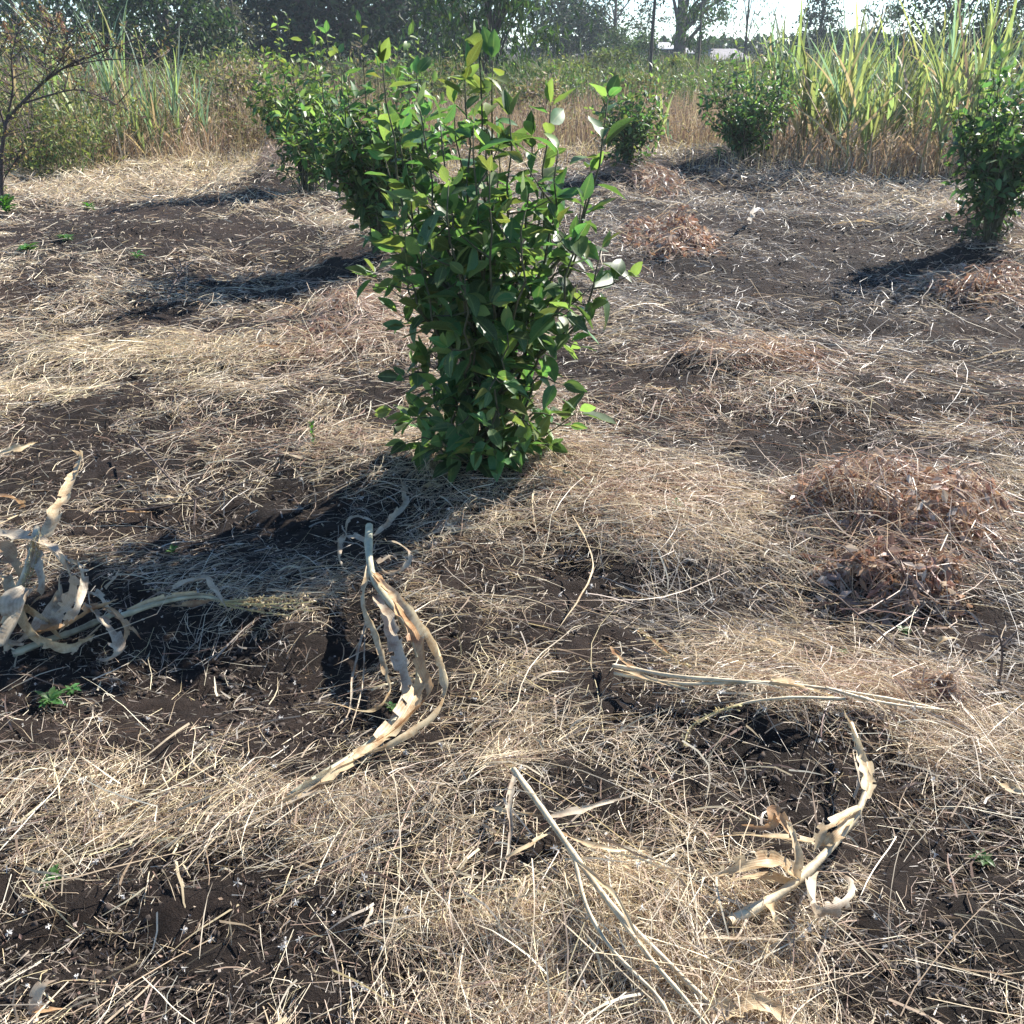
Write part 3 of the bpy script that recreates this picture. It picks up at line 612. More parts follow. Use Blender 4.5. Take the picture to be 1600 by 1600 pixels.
def citrus(label, base, tips, leaf_len, spacing, twigs, n_parts, stem_r=.010, lo=False, young_frac=.12, young_top=.86, twig_len=(.1, .24), leafless=.12, group='young citrus bushes', name='citrus_bush', young_side=None):
    t = thing(name, base, label, 'bush', group)
    inst = []; H = max(tp.z for tp, _ in tips)-base.z
    stems = []
    def leaves_along(pts, start, top_young, scale=1.0):
        L = sum((pts[i+1]-pts[i]).length for i in range(len(pts)-1)); s = start; ph = random.uniform(0, 6.28); acc = 0; i = 0
        while s < L:
            while i < len(pts)-2 and acc+(pts[i+1]-pts[i]).length < s: acc += (pts[i+1]-pts[i]).length; i += 1
            seg = pts[i+1]-pts[i]; q = pts[i]+seg*((s-acc)/max(seg.length, 1e-5)); T = seg.normalized()
            a = T.cross(Vector((.2, 1, .1))).normalized(); b = T.cross(a)
            out = a*math.cos(ph)+b*math.sin(ph); ph += 2.4+random.uniform(-.4, .4)
            d = (out*random.uniform(.7, 1.1)+T*random.uniform(.1, .7)+Vector((0, 0, random.uniform(-.75, .35)))).normalized()
            nrm = (Vector((0, 0, 1))*1.0+T*.4+SD*.35+Vector((random.gauss(0, .45), random.gauss(0, .45), random.gauss(0, .3))))
            rel = (q.z-base.z)/H
            young = random.random() < (young_frac if rel < young_top else .75)*(1 if not top_young else 1.6)
            ln = random.uniform(*leaf_len)*scale*(.75 if (L-s) < .06 and random.random() < .6 else 1)*random.choice((.7, .9, 1, 1, 1.05))
            inst.append((q, frame(d, nrm), ln, young)); s += spacing*random.uniform(.7, 1.4)*(.6 if top_young and L-s < .32 else 1)
        # terminal leaf
        T = (pts[-1]-pts[-2]).normalized()
        for _ in range(2):
            d = (T+Vector((random.gauss(0, .5), random.gauss(0, .5), random.gauss(0, .2)))).normalized()
            inst.append((pts[-1].copy(), frame(d, Vector((random.gauss(0, 1), random.gauss(0, 1), .6))), random.uniform(*leaf_len)*.7*scale, random.random() < .5))
    for tp, kind in tips:
        b0 = base+Vector((random.gauss(0, .03), random.gauss(0, .03), -.03)); dv = tp-b0
        c1 = b0+Vector((dv.x*.18, dv.y*.18, dv.z*.42)); c2 = b0+Vector((dv.x*.8, dv.y*.8, dv.z*.66))
        if kind == 'arch' and dv.z < .45: b0 = b0+Vector((dv.x*.25, dv.y*.25, 0)); dv = tp-b0; c1 = b0+Vector((dv.x*.4, dv.y*.4, dv.z*.5))
        if kind == 'arch': c2 = b0+Vector((dv.x*.55, dv.y*.55, dv.z*1.0))
        pts = [Vector(q) for q in spline([b0, c1, c2, tp], 14)]
        for q in pts[2:-1]: q.x += random.gauss(0, .008); q.y += random.gauss(0, .008)
        L = dv.length; bg_ = Bag()
        V, F = tube(pts, np.linspace(stem_r*min(1, .5+L*.45), .0022, 14), 6); bg_.add(V-np.array(base), F)
        sparse = 1.7 if kind == 'shoot' else 1.0
        leaves_along(pts[3 if L > .5 else 1:], L*leafless, kind == 'shoot', 1.0)
        nt_ = int(twigs*min(1.2, L)*(.55 if kind == 'shoot' else 1))
        for _ in range(nt_):
            i = random.randint(3, 11) if L > .5 else random.randint(2, 11)
            if kind == 'shoot': i = random.randint(3, 8)
            a = random.uniform(0, 6.28); tl = random.uniform(*twig_len)
            e = pts[i]+Vector((math.cos(a)*tl, math.sin(a)*tl, random.uniform(.2, 1.0)*tl)); mpt = (pts[i]+e)/2+Vector((0, 0, -.01))
            tp_ = [Vector(q) for q in spline([pts[i], mpt, e], 5)]
            if e.z < base.z+.02: continue
            V, F = tube(tp_, np.linspace(.0035, .0015, 5), 5); bg_.add(V-np.array(base), F)
            leaves_along(tp_, .02, False)
        obj('stem', bg_.build('stem', M['twig'], True), t)
    # nearest, largest leaves are single parts; the rest is one mass of foliage
    inst.sort(key=lambda e: (e[0]-Vector(CP)).length - 2.5*e[2])
    VV, FF, CY = {0: [], 1: []}, {0: [], 1: []}, {0: 0, 1: 0}
    for k, (q, fr, ln, yg) in enumerate(inst):
        q = q-Vector(base)
        if k < n_parts:
            o = bpy.data.objects.new('leaf', random.choice(LEAF_ME['citrus_young' if yg else 'citrus'])); COL.objects.link(o); o.parent = t
            o.matrix_local = Matrix.Translation(q) @ fr.to_4x4() @ Matrix.Diagonal((ln, ln*random.uniform(.85, 1.12), ln, 1))
        else:
            v, f = random.choice(LEAVES_LO if lo else LEAVES); v = (v*ln) @ np.array(fr).T + np.array(q)
            yk = 1 if yg else 0; VV[yk].append(v); FF[yk].append(f+CY[yk]); CY[yk] += len(v)
    for yk, nm in ((0, 'foliage'), (1, 'young_foliage')):
        if VV[yk]:
            mt = M['citrus_young'] if yk else (M['citrus_far'] if lo else M['citrus'])
            o = obj(nm, mesh(nm, np.vstack(VV[yk]), np.vstack(FF[yk]), mt, np.vstack([ribcol(v) for v in VV[yk]]), True), t); o['kind'] = 'stuff'
    return len(inst)
DM = 3.78
base = at(768, 712, 0.0)
DM = base.y
tips = [((745, 70, .02), 'shoot'), ((570, 100, -.05), 'shoot'), ((632, 118, .18), 'shoot'), ((872, 165, .08), 'shoot'), ((972, 155, -.02), 'shoot'), ((770, 95, .05), 'shoot'), ((720, 110, -.05), 'n'), ((700, 165, .1), 'n'), ((800, 185, -.1), 'n'),
        ((600, 205, .05), 'n'), ((640, 180, -.1), 'n'), ((675, 195, -.22), 'n'), ((760, 150, .1), 'n'), ((735, 190, -.2), 'n'), ((840, 215, .05), 'n'), ((885, 235, -.05), 'n'), ((780, 225, .25), 'n'), ((940, 270, .02), 'n'), ((575, 250, .1), 'n'), ((620, 240, .25), 'n'),
        ((925, 320, -.2), 'n'), ((862, 270, .22), 'n'), ((590, 330, .2), 'n'), ((765, 270, -.32), 'n'), ((690, 290, -.38), 'n'), ((830, 320, -.34), 'n'), ((610, 350, -.15), 'n'), ((960, 390, -.05), 'n'), ((640, 400, -.25), 'n'),
        ((600, 440, -.1), 'arch'), ((950, 430, .1), 'arch'), ((890, 540, -.05), 'arch'), ((645, 590, -.12), 'arch'), ((720, 430, -.36), 'n'), ((790, 520, -.30), 'n'), ((865, 600, -.18), 'arch'), ((680, 500, .1), 'arch'),
        ((690, 630, -.2), 'arch'), ((780, 650, -.27), 'arch'), ((735, 620, .0), 'arch'), ((835, 640, .08), 'arch'), ((845, 450, .2), 'n'), ((650, 510, -.1), 'arch'), ((720, 555, -.3), 'arch'),
        ((660, 655, -.05), 'arch'), ((860, 650, -.02), 'arch'), ((720, 665, -.3), 'arch'), ((820, 665, -.25), 'arch'), ((765, 610, -.36), 'arch'), ((650, 690, -.1), 'arch'), ((690, 700, -.22), 'arch'), ((740, 705, -.28), 'arch'), ((800, 705, -.26), 'arch'), ((850, 695, -.12), 'arch'), ((875, 665, .0), 'arch'), ((630, 640, .0), 'arch'), ((840, 700, .1), 'arch'), ((700, 690, .1), 'arch')]
tips = [(wall(768+(px-768)*((.86 if px < 768 else .89) if py < 500 else 1.12), py, DM+dy), k) for (px, py, dy), k in tips]
nleaf = citrus('nearest citrus bush with big glossy leaves in the middle of the clearing', base, tips, (.088, .158), .054, 4.2, 300, twig_len=(.07, .2))
print('main bush leaves', nleaf)
def bush(label, px, py, top, half, n=16, lean=0, **kw):
    """px, py foot; top pixel row; half width in pixels"""
    n = int(n*1.5); kw['twigs'] = kw['twigs']*1.35
    b = at(px, py); D = b.y; ht = wall(px, top, D).z-b.z; hw = half*((D*math.cos(PITCH)+.3)/FPX); tp = []
    for i in range(n):
        a = i*2.4+random.uniform(-.3, .3); u = (i+.5)/n; zz = ht*(1-.55*u+random.uniform(-.08, .05))-(.06*ht if i > 2 else 0); rr = hw*(.25+.75*math.sin(math.pi*min(1, .16+u*.62)))*random.uniform(.7, 1.05)
        tp.append((b+Vector((math.cos(a)*rr+lean*zz, math.sin(a)*rr, zz)), 'shoot' if i < 2 else ('arch' if u > .75 else 'n')))
    for i in range(5):
        a = random.uniform(0, 6.28); rr = hw*random.uniform(.5, .8); tp.append((b+Vector((math.cos(a)*rr, math.sin(a)*rr, ht*random.uniform(.12, .3))), 'arch'))
    return citrus(label, b, tp, **kw)
bush('second citrus bush half hidden behind the nearest one, on its left', 596, 392, 28, 128, 24, -.05, leaf_len=(.08, .135), spacing=.056, twigs=6, n_parts=220, young_frac=.10)
bush('pale topped citrus bush left of and behind the half hidden one', 480, 300, 24, 70, 20, -.03, leaf_len=(.08, .13), spacing=.062, twigs=6, n_parts=60, lo=True, young_frac=.55, young_top=.6)
bush('dark citrus bush cut by the right edge of the photo', 1545, 378, 55, 96, 22, .05, leaf_len=(.08, .135), spacing=.056, twigs=6, n_parts=160, lo=True, young_frac=.04, young_top=.97)
bush('round citrus bush just left of the sugarcane with its shadow before it', 1155, 274, 55, 76, 22, .04, leaf_len=(.08, .135), spacing=.065, twigs=6, n_parts=40, lo=True, young_frac=.05, young_top=.95)
bush('small citrus bush right of the nearest bush, behind its tall shoot', 980, 274, 98, 54, 16, leaf_len=(.08, .135), spacing=.065, twigs=6, n_parts=20, lo=True, young_frac=.12)
bush('dark citrus bush standing inside the gap of the sugarcane', 1425, 240, 165, 36, 12, leaf_len=(.08, .13), spacing=.05, twigs=8, n_parts=0, lo=True, young_frac=.02)
k = dict(leaf_len=(.12, .19), spacing=.10, twigs=5, n_parts=0, lo=True, twig_len=(.15, .3))
bush('far citrus bush behind the small one, in olive weeds', 930, 178, 108, 46, 13, **k)
bush('far citrus bush with pale stems left of the round one', 1065, 180, 112, 44, 13, **k)
bush('far citrus bush directly behind the round one', 1165, 185, 105, 42, 12, **k)
bush('far citrus bush behind the nearest bush top on its right', 870, 165, 100, 36, 12, **k)
bush('far citrus bush under the drooping mango tree', 800, 170, 95, 30, 12, **k)
bush('farthest citrus bush near the foot of the thin pole', 1000, 150, 98, 34, 12, **k)
bush('farthest citrus bush below the grey roofed house', 1110, 150, 98, 36, 12, **k)
bush('slim pale citrus bush between the dark tree and the mango tree', 645, 190, 62, 28, 10, **{**k, 'young_frac': .5})

# ================================================================== SUGARCANE
def cane_leaf(arch, bend, nl=8):
    V, Fq = [], []; ts = np.linspace(0, 1, nl); x = z = 0; a = .12
    for i, t in enumerate(ts):
        w = .020*(1-t)**.6*min(1, .5+3*t) + .0006
        V += [(x, -w, z+w*.35), (x+.0, 0, z-.0), (x, w, z+w*.35)]
        a = .10 + arch*t**1.4 + (bend if t > .55 else 0)
        x += math.sin(a)/(nl-1); z += math.cos(a)/(nl-1)
    for i in range(nl-1):
        for j in range(2): q = i*3+j; Fq.append((q, q+3, q+4, q+1))
    return np.array(V), np.array(Fq)
CL = [cane_leaf(random.uniform(.05, .7), 0) for _ in range(7)]+[cane_leaf(random.uniform(.5, 1.3), 0) for _ in range(2)]+[cane_leaf(.3, 1.3), cane_leaf(.2, 1.9)]
CME = {m: [mesh('leaf', v, f, M[m], None, True) for v, f in CL] for m in ('cane', 'cane_yellow', 'cane_blue', 'cane_dry')}
def cane(label, x, y, n, hgt, pal, group, spread=.28, nl=(8, 11), thatch=220, thatch_h=.55, blade=(.7, 1.15), wmul=1.0):
    g = G1(x, y); t = thing('sugarcane_clump', (x, y, g), label, 'sugarcane', group)
    for s in range(n):
        a = random.uniform(0, 6.28); r = spread*math.sqrt(random.random()); bx, by = r*math.cos(a), r*math.sin(a); H = hgt*random.uniform(.6, 1.15); sh = H*.5
        lx, ly = random.gauss(0, .12)*H, random.gauss(0, .12)*H
        gz = G1(x+bx, y+by)-g; pts = [Vector((bx+lx*u*u, by+ly*u*u, gz-.05+sh*u)) for u in np.linspace(0, 1, 7)]
        V, F = tube(pts, np.array([.013, .013, .012, .011, .010, .008, .005]), 6); st = obj('stalk', mesh('stalk', V, F, M['canestem'], None, True), t)
        k = random.randint(*nl); ph = random.uniform(0, 6.28)
        for j in range(k):
            u = .28+.72*(j/(k-1)); q = pts[0].lerp(pts[-1], u); q = Vector(np.array([np.interp(u*6, range(7), [p[c] for p in pts]) for c in range(3)]))
            m = random.choices(pal[0], pal[1])[0]
            if u < .45 and random.random() < .6: m = 'cane_dry'
            me = random.choice(CME[m][:7] if (u > .6 and random.random() < .68) else CME[m]); ln = random.uniform(*blade)*H/1.9*(.85 if u > .9 else 1)
            ang = ph+j*math.pi+random.gauss(0, .35); o = bpy.data.objects.new('leaf', me); COL.objects.link(o); o.parent = st
            o.matrix_local = Matrix.Translation(q) @ Matrix.Rotation(ang, 4, 'Z') @ Matrix.Rotation(random.uniform(-.05, .42)+(.35 if m == 'cane_dry' else 0), 4, 'Y') @ Matrix.Rotation(random.gauss(0, .6), 4, 'Z') @ Matrix.Diagonal((ln, random.uniform(.9, 1.4)*wmul, ln, 1))
    if thatch:
        nn = thatch; xx = rng.normal(0, spread*.9, nn); yy = rng.normal(0, spread*.9, nn); h = rng.uniform(.15, thatch_h*random.uniform(.8, 1.4), nn)
        P, W, S = upright(x+xx, y+yy, h, rng.uniform(.006, .022, nn), 5, .6); P = P-np.array([x, y, g]); P[:, :, 2] += rng.uniform(-.02, .12, nn)[:, None]
        V, F = ribbons(P, W, S); cc = np.array([(.44, .31, .20), (.38, .26, .17), (.54, .44, .32), (.32, .25, .20)])[rng.choice(4, nn)]
        o = obj('dead_leaves', mesh('dead_leaves', V, F, M['straw'], np.repeat(cc, 10, 0)), t); o['kind'] = 'stuff'; o['label'] = 'orange brown dead leaves at the foot of the clump'
PAL_G = (('cane', 'cane_yellow', 'cane_blue', 'cane_dry'), (5, 2, 2, 1)); PAL_Y = (('cane', 'cane_yellow', 'cane_blue', 'cane_dry'), (5, 3.2, 1.6, 1.2)); PAL_B = (('cane', 'cane_yellow', 'cane_blue', 'cane_dry'), (3, 1, 5, 1))
ORD = ['leftmost', 'second from the left', 'third from the left', 'fourth from the left', 'fifth from the left', 'sixth from the left', 'seventh from the left', 'rightmost']
front = [1232, 1262, 1305, 1352, 1396, 1462, 1530, 1590]
for i, px in enumerate(front):
    p = wall(px, 280, 13.3+.35*math.sin(i*2)+(1.0 if i < 2 else 0)); cane('sugarcane clump in the front row of the right hand stand, '+ORD[i], p.x, p.y, 5 if i != 4 else 3, 1.86+.05*i, PAL_G if i < 4 else PAL_Y, 'sugarcane stand on the right', thatch=150, spread=.36)
back = [1215, 1290, 1365, 1440, 1500, 1560, 1625]
for i, px in enumerate(back):
    p = wall(px, 280, 14.6+.4*math.cos(i*3)); cane('sugarcane clump in the back row of the right hand stand, '+(ORD[i] if i < 6 else ORD[7]), p.x, p.y, 6, 2.15+.06*i, PAL_Y if i > 1 else PAL_G, 'sugarcane stand on the right', thatch=140, spread=.4)
p = wall(1045, 225, 15.5); cane('single thin cane with few drooping leaves before the far citrus bushes', p.x, p.y, 1, 1.2, PAL_G, None, .02, (5, 6), 0)
for i, (px, D, n, h, pal, lab) in enumerate([(112, 15.0, 4, 1.7, PAL_B, 'young cane clump nearest the left edge behind the bare branches'), (190, 15.3, 5, 2.5, PAL_B, 'tallest young cane clump left of centre with leaves pointing above the weeds'),
                                             (225, 14.6, 4, 1.2, PAL_Y, 'low yellowish cane clump with reddish dead leaves at its foot'), (283, 15.0, 3, 1.8, PAL_B, 'bluish cane clump with two narrow fans beside the brown weeds'), (308, 15.4, 2, 2.0, PAL_B, 'narrow bluish cane fan at the right end of the left cane group'), (150, 14.4, 3, 1.1, PAL_G, 'low green cane clump in front of the tall pointed one')]):
    p = wall(px, 240, D); cane(lab, p.x, p.y, n*2, h, pal, 'young cane on the left', .26, (8, 11), 120, .45, wmul=.62)

# ================================================================== BARE SHRUB AT THE LEFT EDGE
b0 = at(4, 322); D = b0.y
t = thing('bare_shrub', b0, 'nearly leafless dark twiggy shrub arching in from the left edge', 'shrub')
def path(pxs, D, off=None): return [wall(px, py, D+(0 if off is None else off*i)) for i, (px, py) in enumerate(pxs)]
BR = [([(4, 322), (2, 250), (10, 190)], .022, .018), ([(10, 190), (45, 150), (90, 112), (140, 88), (185, 72)], .017, .004), ([(35, 162), (80, 148), (125, 140), (170, 158), (215, 180)], .010, .003),
      ([(10, 190), (20, 140), (18, 90), (30, 40)], .013, .003), ([(60, 138), (95, 95), (105, 55)], .008, .002), ([(95, 108), (150, 95), (215, 92), (250, 90)], .007, .002), ([(4, 240), (-40, 180), (-60, 110)], .013, .003),
      ([(8, 200), (-10, 130), (0, 60)], .011, .003), ([(75, 125), (70, 80), (85, 40)], .006, .002), ([(6, 280), (30, 240), (45, 200)], .007, .002), ([(4, 300), (-30, 260), (-50, 230)], .008, .002)]
lv = []
for j, (pp, r0, r1) in enumerate(BR):
    pts = spline([q-b0 for q in path(pp, D, random.uniform(-.12, .12))], 12)
    if j == 0: pts[0][2] = -.05
    b = Bag(); V, F = tube(pts, np.linspace(r0, r1, 12), 6); b.add(V, F)
    for _ in range(34):
        i = random.randint(2, 11); q = pts[i]; a = random.uniform(0, 6.28); l = random.uniform(.15, .5); e = q+np.array([math.cos(a)*l*.8, math.sin(a)*l*.5, random.uniform(.1, .9)*l])
        V, F = tube(spline([q, (q+e)/2+rng.normal(0, .02, 3), e], 5), np.linspace(.0045, .0018, 5), 4); b.add(V, F)
        for _ in range(3): lv.append(q+(e-q)*random.uniform(.3, 1))
    obj('branch' if j else 'stem', b.build('branch', M['bare'], True), t)
lv = np.array(lv); V, F = leafcloud(lv, rng.uniform(.03, .06, len(lv)), 2.4)
o = obj('leaves', mesh('leaves', V, F, M['weed'], np.repeat(np.array([(.20, .22, .07), (.28, .26, .09), (.30, .2, .1)])[rng.choice(3, len(lv))], 4, 0)), t); o['kind'] = 'stuff'
# seed heads of tall dry stalks on the left
for i, (px, yt, D, lab) in enumerate([(36, 35, 13.2, 'pale dry upright stalk with frayed top at the left edge'), (98, 12, 13.6, 'tall stalk with drooping rust brown seed head, left of its pair'), (120, 22, 13.9, 'shorter stalk with rust brown seed head, right of its pair'), (4, 55, 13.0, 'stalk with small brown seed head cut by the left edge')]):
    p = wall(px, 200, D); g = G1(p.x, D); z = wall(px, yt, D).z-g; t = thing('seed_stalk', (p.x, D, g), lab, 'dry stalk', 'seed stalks on the left')
    pts = spline([(0, 0, -.05), (.02, 0, z*.5), (-.03, 0, z*.9), (.01, 0, z), (.05, 0, z-.06)], 12); V, F = tube(pts, np.linspace(.010, .004, 12), 6); obj('stem', mesh('stem', V, F, M['canestem'], None, True), t)
    nn = 160; u = rng.random(nn); C = np.stack([.01+.05*u, 0*u, z-.22*u+.02], -1)+rng.normal(0, .018, (nn, 3)); V, F = leafcloud(C, rng.uniform(.02, .04, nn), 2.2, 1)
    o = obj('seed_head', mesh('seed_head', V, F, M['straw'], np.repeat(np.array([(.30, .13, .08), (.38, .2, .12), (.22, .1, .07)])[rng.choice(3, nn)], 4, 0)), t); o['kind'] = 'stuff'
    for s in range(5):
        o = bpy.data.objects.new('leaf', random.choice(CME[random.choice(['cane', 'cane_dry', 'cane_yellow'])])); COL.objects.link(o); o.parent = t
        o.matrix_local = Matrix.Translation((0, 0, z*(.25+.13*s))) @ Matrix.Rotation(s*2.6, 4, 'Z') @ Matrix.Rotation(.5, 4, 'Y') @ Matrix.Diagonal((.6, 1, .6, 1))

# ================================================================== FALLEN MAIZE
def blade(pts, w, n=18, twist=0.0, cup=.35, base_w=.55, ragged=.08, sidebias=(0, 0, 1), tip=.06):
    """a dry strap leaf along 3-D points; cross-section of five, cupped, edges wavy"""
    n = n*2; P = spline(pts, n); sd = random.uniform(0, 50); tt = np.linspace(0, 1, n)
    Lp = np.linalg.norm(np.diff(P, axis=0), axis=1).sum(); fq = max(2.0, Lp/.05)
    P = P + (w*.16*np.stack([vn(tt*fq+sd, tt*0, 3)-.5, vn(tt*fq+sd, tt*0+9, 4)-.5, vn(tt*fq+sd, tt*0+5, 5)-.5], -1))*np.minimum(1, tt*5)[:, None]
    T = norm(np.gradient(P, axis=0)); up = np.array(sidebias, float)
    S = norm(np.cross(T, up)); Nn = np.cross(S, T); V = []; cs = []
    tw = np.cumsum(vn(tt*fq*.8+sd, tt*0+2, 6)-.5)*(2.2/n*max(1, Lp/.12))
    for i in range(n):
        t = tt[i]; ww = w*.5*(base_w+(1-base_w)*min(1, t*4))*max(tip, (1-t**2.2)**.8)
        a = twist*t + .35*math.sin(3.1*t+sd) + tw[i]; s = S[i]*math.cos(a)+Nn[i]*math.sin(a); m = np.cross(T[i], s)*-1
        cu = cup*(.5+1.3*float(vn(t*fq*.5+sd, 3.3, 8)))
        for j, c in enumerate((-1, -.5, 0, .5, 1)):
            e = 1 + abs(c)*(ragged*math.sin(9*t+sd+3*c) + .75*(float(vn(t*fq*2.6+sd, c*5, 9))-.6))
            V.append(P[i]+s*c*ww*e+m*(cu*ww*(c*c) + .30*ww*abs(c)*(float(vn(t*fq*1.8+sd, c*3+7, 10))-.5))); cs.append((.5+.5*c, t, 0))
    def torn(i, j):
        if j in (1, 2) and i < n*.9: return False
        return float(vn(i*.55+sd, j*7.3, 12)) < .10+.28*(i/n)
    F = [(i*5+j, i*5+j+1, i*5+j+6, i*5+j+5) for i in range(n-1) for j in range(4) if not torn(i, j)]
    return np.array(V), np.array(F), np.array(cs)
def px3(path): return [at(q[0], q[1], (q[2] if len(q) > 2 else .03)*.82+.010) for q in path]
def maize(label, stalk, leaves, tassel=None, r=.011, wscale=.85, stalkmat='stalk', group='fallen maize stalks', name='maize_stalk'):
    org = at(*stalk[0][0][0][:2]) if stalk else at(*leaves[0][0][0][:2]); org = Vector(org)
    t = thing(name, org, label, 'maize', group); o_ = np.array(org)
    for st in stalk or []:
        path_, r0, r1, sm = (st if isinstance(st, tuple) else (st, r, r*.5, stalkmat)); pts = spline(px3(path_), 26)
        rad = np.linspace(r0, r1, 26)*(1+.22*(np.arange(26) % 6 == 2)); V, F = tube(pts, rad, 8); obj('stalk', mesh('stalk', V-o_, F, M[sm], None, True), t)
    for lf in leaves:
        path_, w, m = lf[:3]; kw = lf[3] if len(lf) > 3 else {}
        V, F, cs = blade(px3(path_), w*wscale, **kw); obj('leaf', mesh('leaf', V-o_, F, M[m], cs, True), t)
    for tp in tassel or []:
        pts = spline(px3(tp), 16); b = Bag(); V, F = tube(pts, np.linspace(.0028, .0012, 16), 5); nV = len(V)
        b.add(V-o_, F, (.5, .42, .22)); nn = 70; u = rng.random(nn)*15; i = u.astype(int); C = pts[i]+(pts[np.minimum(i+1, 15)]-pts[i])*(u-i)[:, None]+rng.normal(0, .003, (nn, 3))
        V, F = leafcloud(C-o_, rng.uniform(.008, .014, nn), 2.2); b.add(V, F, np.repeat(np.array([(.52, .42, .24), (.44, .33, .18), (.6, .5, .3)])[rng.choice(3, nn)], 4, 0))
        obj('tassel', b.build('tassel', M['straw']), t)
    return t
maize('bent maize stalk with broad tan leaves sweeping down left in the middle foreground',
      [([(577, 822, .13), (576, 860, .11), (584, 905, .09), (612, 945, .08), (645, 995, .07), (656, 1050, .06), (640, 1100, .05), (575, 1165, .045), (500, 1212, .04), (450, 1245, .03)], .0125, .006, 'stalk_grey')],
      [([(585, 900, .12), (640, 955, .15), (684, 1015, .15), (699, 1075, .12), (676, 1122, .09), (615, 1160, .06), (540, 1192, .05)], .042, 'husk', dict(n=26, twist=.8)),
       ([(584, 895, .11), (628, 950, .13), (655, 1010, .13), (672, 1075, .11), (640, 1120, .08), (560, 1180, .05)], .055, 'husk_brown', dict(n=24, twist=-.5)),
       ([(588, 930, .08), (615, 990, .09), (628, 1050, .09), (630, 1090, .07), (600, 1140, .05)], .050, 'husk_grey', dict(n=20)),
       ([(578, 880, .10), (568, 940, .10), (592, 1000, .10), (604, 1050, .09), (608, 1085, .08), (578, 1112, .06), (498, 1094, .05)], .030, 'husk', dict(n=26, twist=1.2)),
       ([(660, 1060, .09), (640, 1110, .08), (590, 1160, .06), (520, 1206, .05)], .060, 'husk', dict(n=18, cup=.6)),
       ([(610, 1150, .06), (530, 1200, .05), (470, 1235, .04), (400, 1282, .03)], .034, 'husk', dict(n=16, cup=.7)),
       ([(560, 1180, .05), (480, 1240, .04), (430, 1265, .03), (385, 1290, .02)], .022, 'husk_grey', dict(n=14)),
       ([(572, 970, .06), (552, 1050, .05), (542, 1120, .03), (488, 1150, .01)], .010, 'husk_grey', dict(n=14)),
       ([(570, 990, .05), (566, 1070, .04), (545, 1150, .01)], .007, 'husk_grey', dict(n=12)),
       ([(580, 850, .10), (548, 838, .10), (530, 850, .08), (533, 880, .06), (548, 900, .04)], .030, 'husk_grey', dict(n=18, twist=1.6)),
       ([(585, 838, .10), (612, 812, .10), (632, 785, .08), (628, 752, .07), (612, 735, .05)], .034, 'husk_grey', dict(n=18, twist=-.8)),
       ([(582, 815, .11), (560, 808, .10), (542, 815, .09), (534, 845, .07), (480, 832, .05)], .022, 'husk_grey', dict(n=18, twist=1.0)),
       ([(585, 845, .09), (620, 850, .10), (640, 866, .08), (632, 886, .06), (605, 896, .05), (592, 882, .05)], .028, 'husk_grey', dict(n=20, twist=2.0)),
       ([(590, 880, .07), (612, 868, .08), (625, 880, .05)], .030, 'husk_grey', dict(n=12, twist=1.0))])
